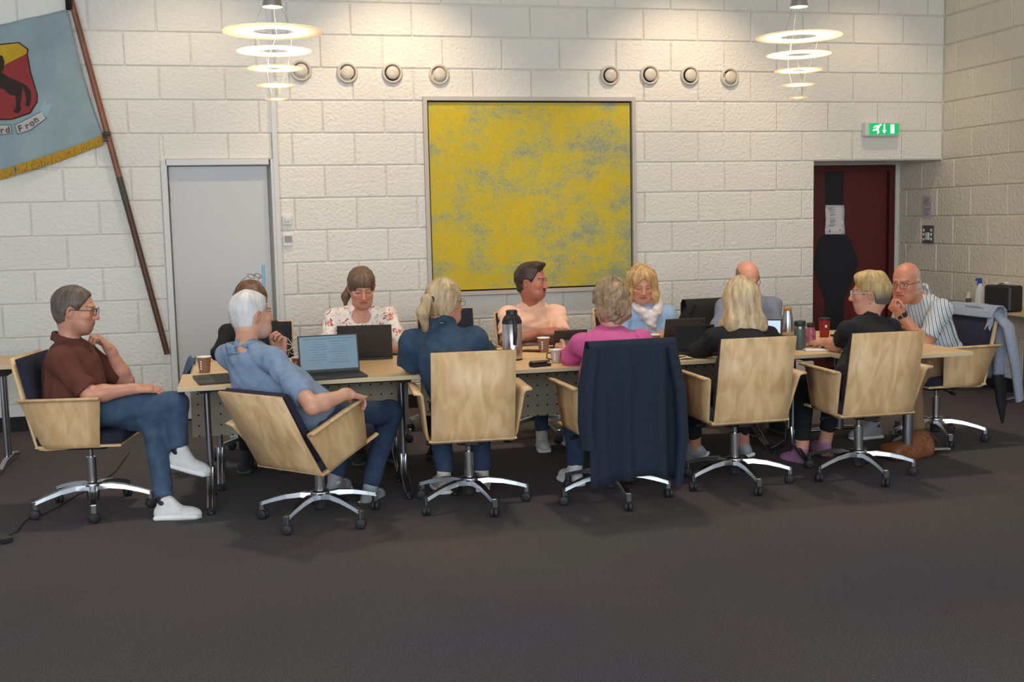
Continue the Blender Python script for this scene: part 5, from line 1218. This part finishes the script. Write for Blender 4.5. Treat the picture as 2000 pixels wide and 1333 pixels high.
# 10 man in grey
rim = lambda x, y, z: ((y < .035) & (z < .075) & (z > -.07)).astype(float)*np.clip((.05-y)/.02, 0, 1)
pv = A([3.14, -1.56, .55]); L_ = legs(pv, PI)
person('person', 'balding man in a grey T-shirt and glasses, behind the blond bob', at(1459, 546, -1.76), R_(168), R_(-26), at(1460, 650, -1.66), R_(178), pv,
       (at(1388, 682, -1.84), at(1430, 690, -2.08), A([.4, -.9, 0]), dn), (at(1518, 668, -1.84), at(1490, 686, -2.10), A([-.4, -.9, 0]), dn), L_[0], L_[1],
       FB('grey_blue_cotton', S(124, 130, 146), .06, 24), JEAND, DARKS, sw=1.12, girth=1.08, sleeve=(0, .82), crew=True, eyes='down', tints=((rim, S(132, 96, 70), .75),), glasses=(M('brown_frame', S(70, 44, 36), .4), 'full'), seed=10, hs=1.06, skin=S(214, 150, 124))
# 11 woman with short hair
def earring(b, org, q):
    c = q['H']+q['Rh']@A([-.086, -.004, -.05])-org; MB().lathe([(.0, -.006), (.005, -.003), (.006, .0), (.005, .004), (.0, .006)], c, 10).tube([c+A([0, 0, .022]), c], .0012, 5).build('earring', MT['steel'], b)
pv = A([3.06, -3.42, .555])
person('person', 'woman in a black T-shirt with cropped two-tone hair and white glasses', at(1700, 574, -3.16), R_(56), R_(-2), at(1702, 690, -3.25), R_(14), pv,
       (at(1762, 712, -3.08), at(1725, 690, -2.84), A([-.5, .9, 0]), dn), (at(1634, 704, -3.14), at(1612, 684, -2.98), A([-.6, .7, -.05]), dn), (A([3.18, -2.94, .52]), A([3.16, -2.86, .095]), A([.1, 1, 0])), (at(1572, 762, -2.96), at(1566, 882, -2.97), A([-.25, 1, -.05])),
       BLACK, BLACKT, PINKS, girth=1.0, sw=.95, crew=True, sleeve=(0, .80), hair=('crop2', hair_mat('two_tone_hair', S(150, 118, 70), S(214, 182, 122), S(92, 86, 82))), glasses=(M('white_frame', S(222, 220, 216), .4), 'full'), extra=earring, seed=11, hs=1.04, socks=False, trouser_end=.82)
# 12 man in the striped shirt
rim2 = lambda x, y, z: ((y < .03) & (z > -.07)).astype(float)*np.clip((.03-y)/.03, 0, 1)*np.clip((.10-z)/.05, 0, 1)
def watch(b, org, q):
    w0, w1 = at(1776, 632, -2.86), at(1760, 612, -2.84); d = nrm(w1-w0); c = w1-d*.015-org; n_ = nrm(A([-.3, -1, .2])-d*(A([-.3, -1, .2])@d)); R3 = np.stack([np.cross(d, n_), d, n_], 1)
    MB().lathe([(.034, -.011), (.036, 0), (.034, .011)], c, 20, R=np.stack([np.cross(d, n_), n_, d], 1)).build('watch_strap', MT['matteblack'], b)
    wf = MB().lathe([(.022, .0), (.022, .008), (.018, .011)], c+n_*.030, 20, R=R3).build('watch_case', MT['steel'], b); MB().lathe([(.018, .0105), (.0, .0108)], c+n_*.030, 20, R=R3).build('watch_face', SCRD, wf)
pv = A([4.14, -2.60, .555])
person('person', 'bald man in a striped short-sleeved shirt, chin on his fist, at the right end', at(1770, 553, -2.72), R_(122), R_(-8), at(1806, 622, -2.64), R_(98), pv,
       (at(1745, 662, -2.36), at(1745, 640, -2.55), A([-.4, -.7, .3]), dn), (at(1806, 676, -2.92), at(1762, 616, -2.84), A([-.75, .1, .65]), A([.6, .2, .7])), (A([3.70, -2.45, .52]), A([3.76, -2.45, .095]), A([-1, 0, 0])), (at(1780, 742, -2.80), A([3.86, -2.80, .10]), A([-1, -.1, 0])),
       stripes(), TAN, GREYS, sw=1.06, girth=1.16, collar=True, sleeve=(0, .80), tints=((rim2, S(206, 190, 178), .6),), glasses=(M('dark_metal_frame', S(56, 50, 48), .35), 'thin'), extra=watch, handpose=((.6,), (.85,)), seed=12, hs=1.07, drop=.235, socks=S(60, 60, 62), skin=S(200, 134, 104))
# bunched sweater on the short-haired woman's chair
f_ = Field(); c_ = A([3.40, -3.25, .60]); f_.ell(c_, (.07, .11, .07), rotz(.3), .03); f_.cone(c_+A([.02, -.04, -.02]), c_+A([.04, -.08, -.16]), .055, .035, .03); f_.cone(c_+A([-.02, .02, .03]), c_+A([-.06, .05, -.05]), .05, .04, .03)
V, Q = f_.mesh(.009, wrinkle(.008, 45, 31), smooth=1); net_obj('cloth', V, Q, M('pale_grey_knit', S(196, 196, 194), .9, var=.1, vscale=30), WS, np.array(WS.location))
# eyeglasses in the white-haired man's hand
eg = thing('eyeglasses', 'folded metal eyeglasses held in the white-haired man\'s raised hand', 'glasses', tuple(at(562, 668, -2.97)))
g_ = MB()
for sx in (0, 1):
    cc = A([.028*sx-.0, -.004*sx, -.03-.022*sx]); g_.tube([cc+A([.021*math.cos(a_), .003, .018*math.sin(a_)]) for a_ in np.linspace(0, 2*PI, 16)], .0016, 6)
g_.tube([A([-.01, 0, -.02]), A([-.05, .01, .03]), A([-.06, .01, .05])], .0016, 6); g_.tube([A([.04, 0, -.04]), A([-.0, .012, .02])], .0016, 6); g_.build('frame', MT['steel'], eg)

# slouched leather pouch of the handbag
f_ = Field(); f_.box((0, 0, .05), (.165, .085, .05), None, .04, .03); f_.cone((-.11, 0, .055), (.115, .0, .115), .045, .05, .05); f_.ell((.08, 0, .10), (.08, .06, .07), roty(-.3), .04); f_.box((0, 0, -.1), (.3, .3, .104), None, .002, .004, 's')
V, Q = f_.mesh(.007, wrinkle(.006, 28, 41), smooth=1); Rb_ = rotz(bg.rotation_euler[2]); bo_ = net_obj('pouch', V, Q, LEA, bg, np.zeros(3))
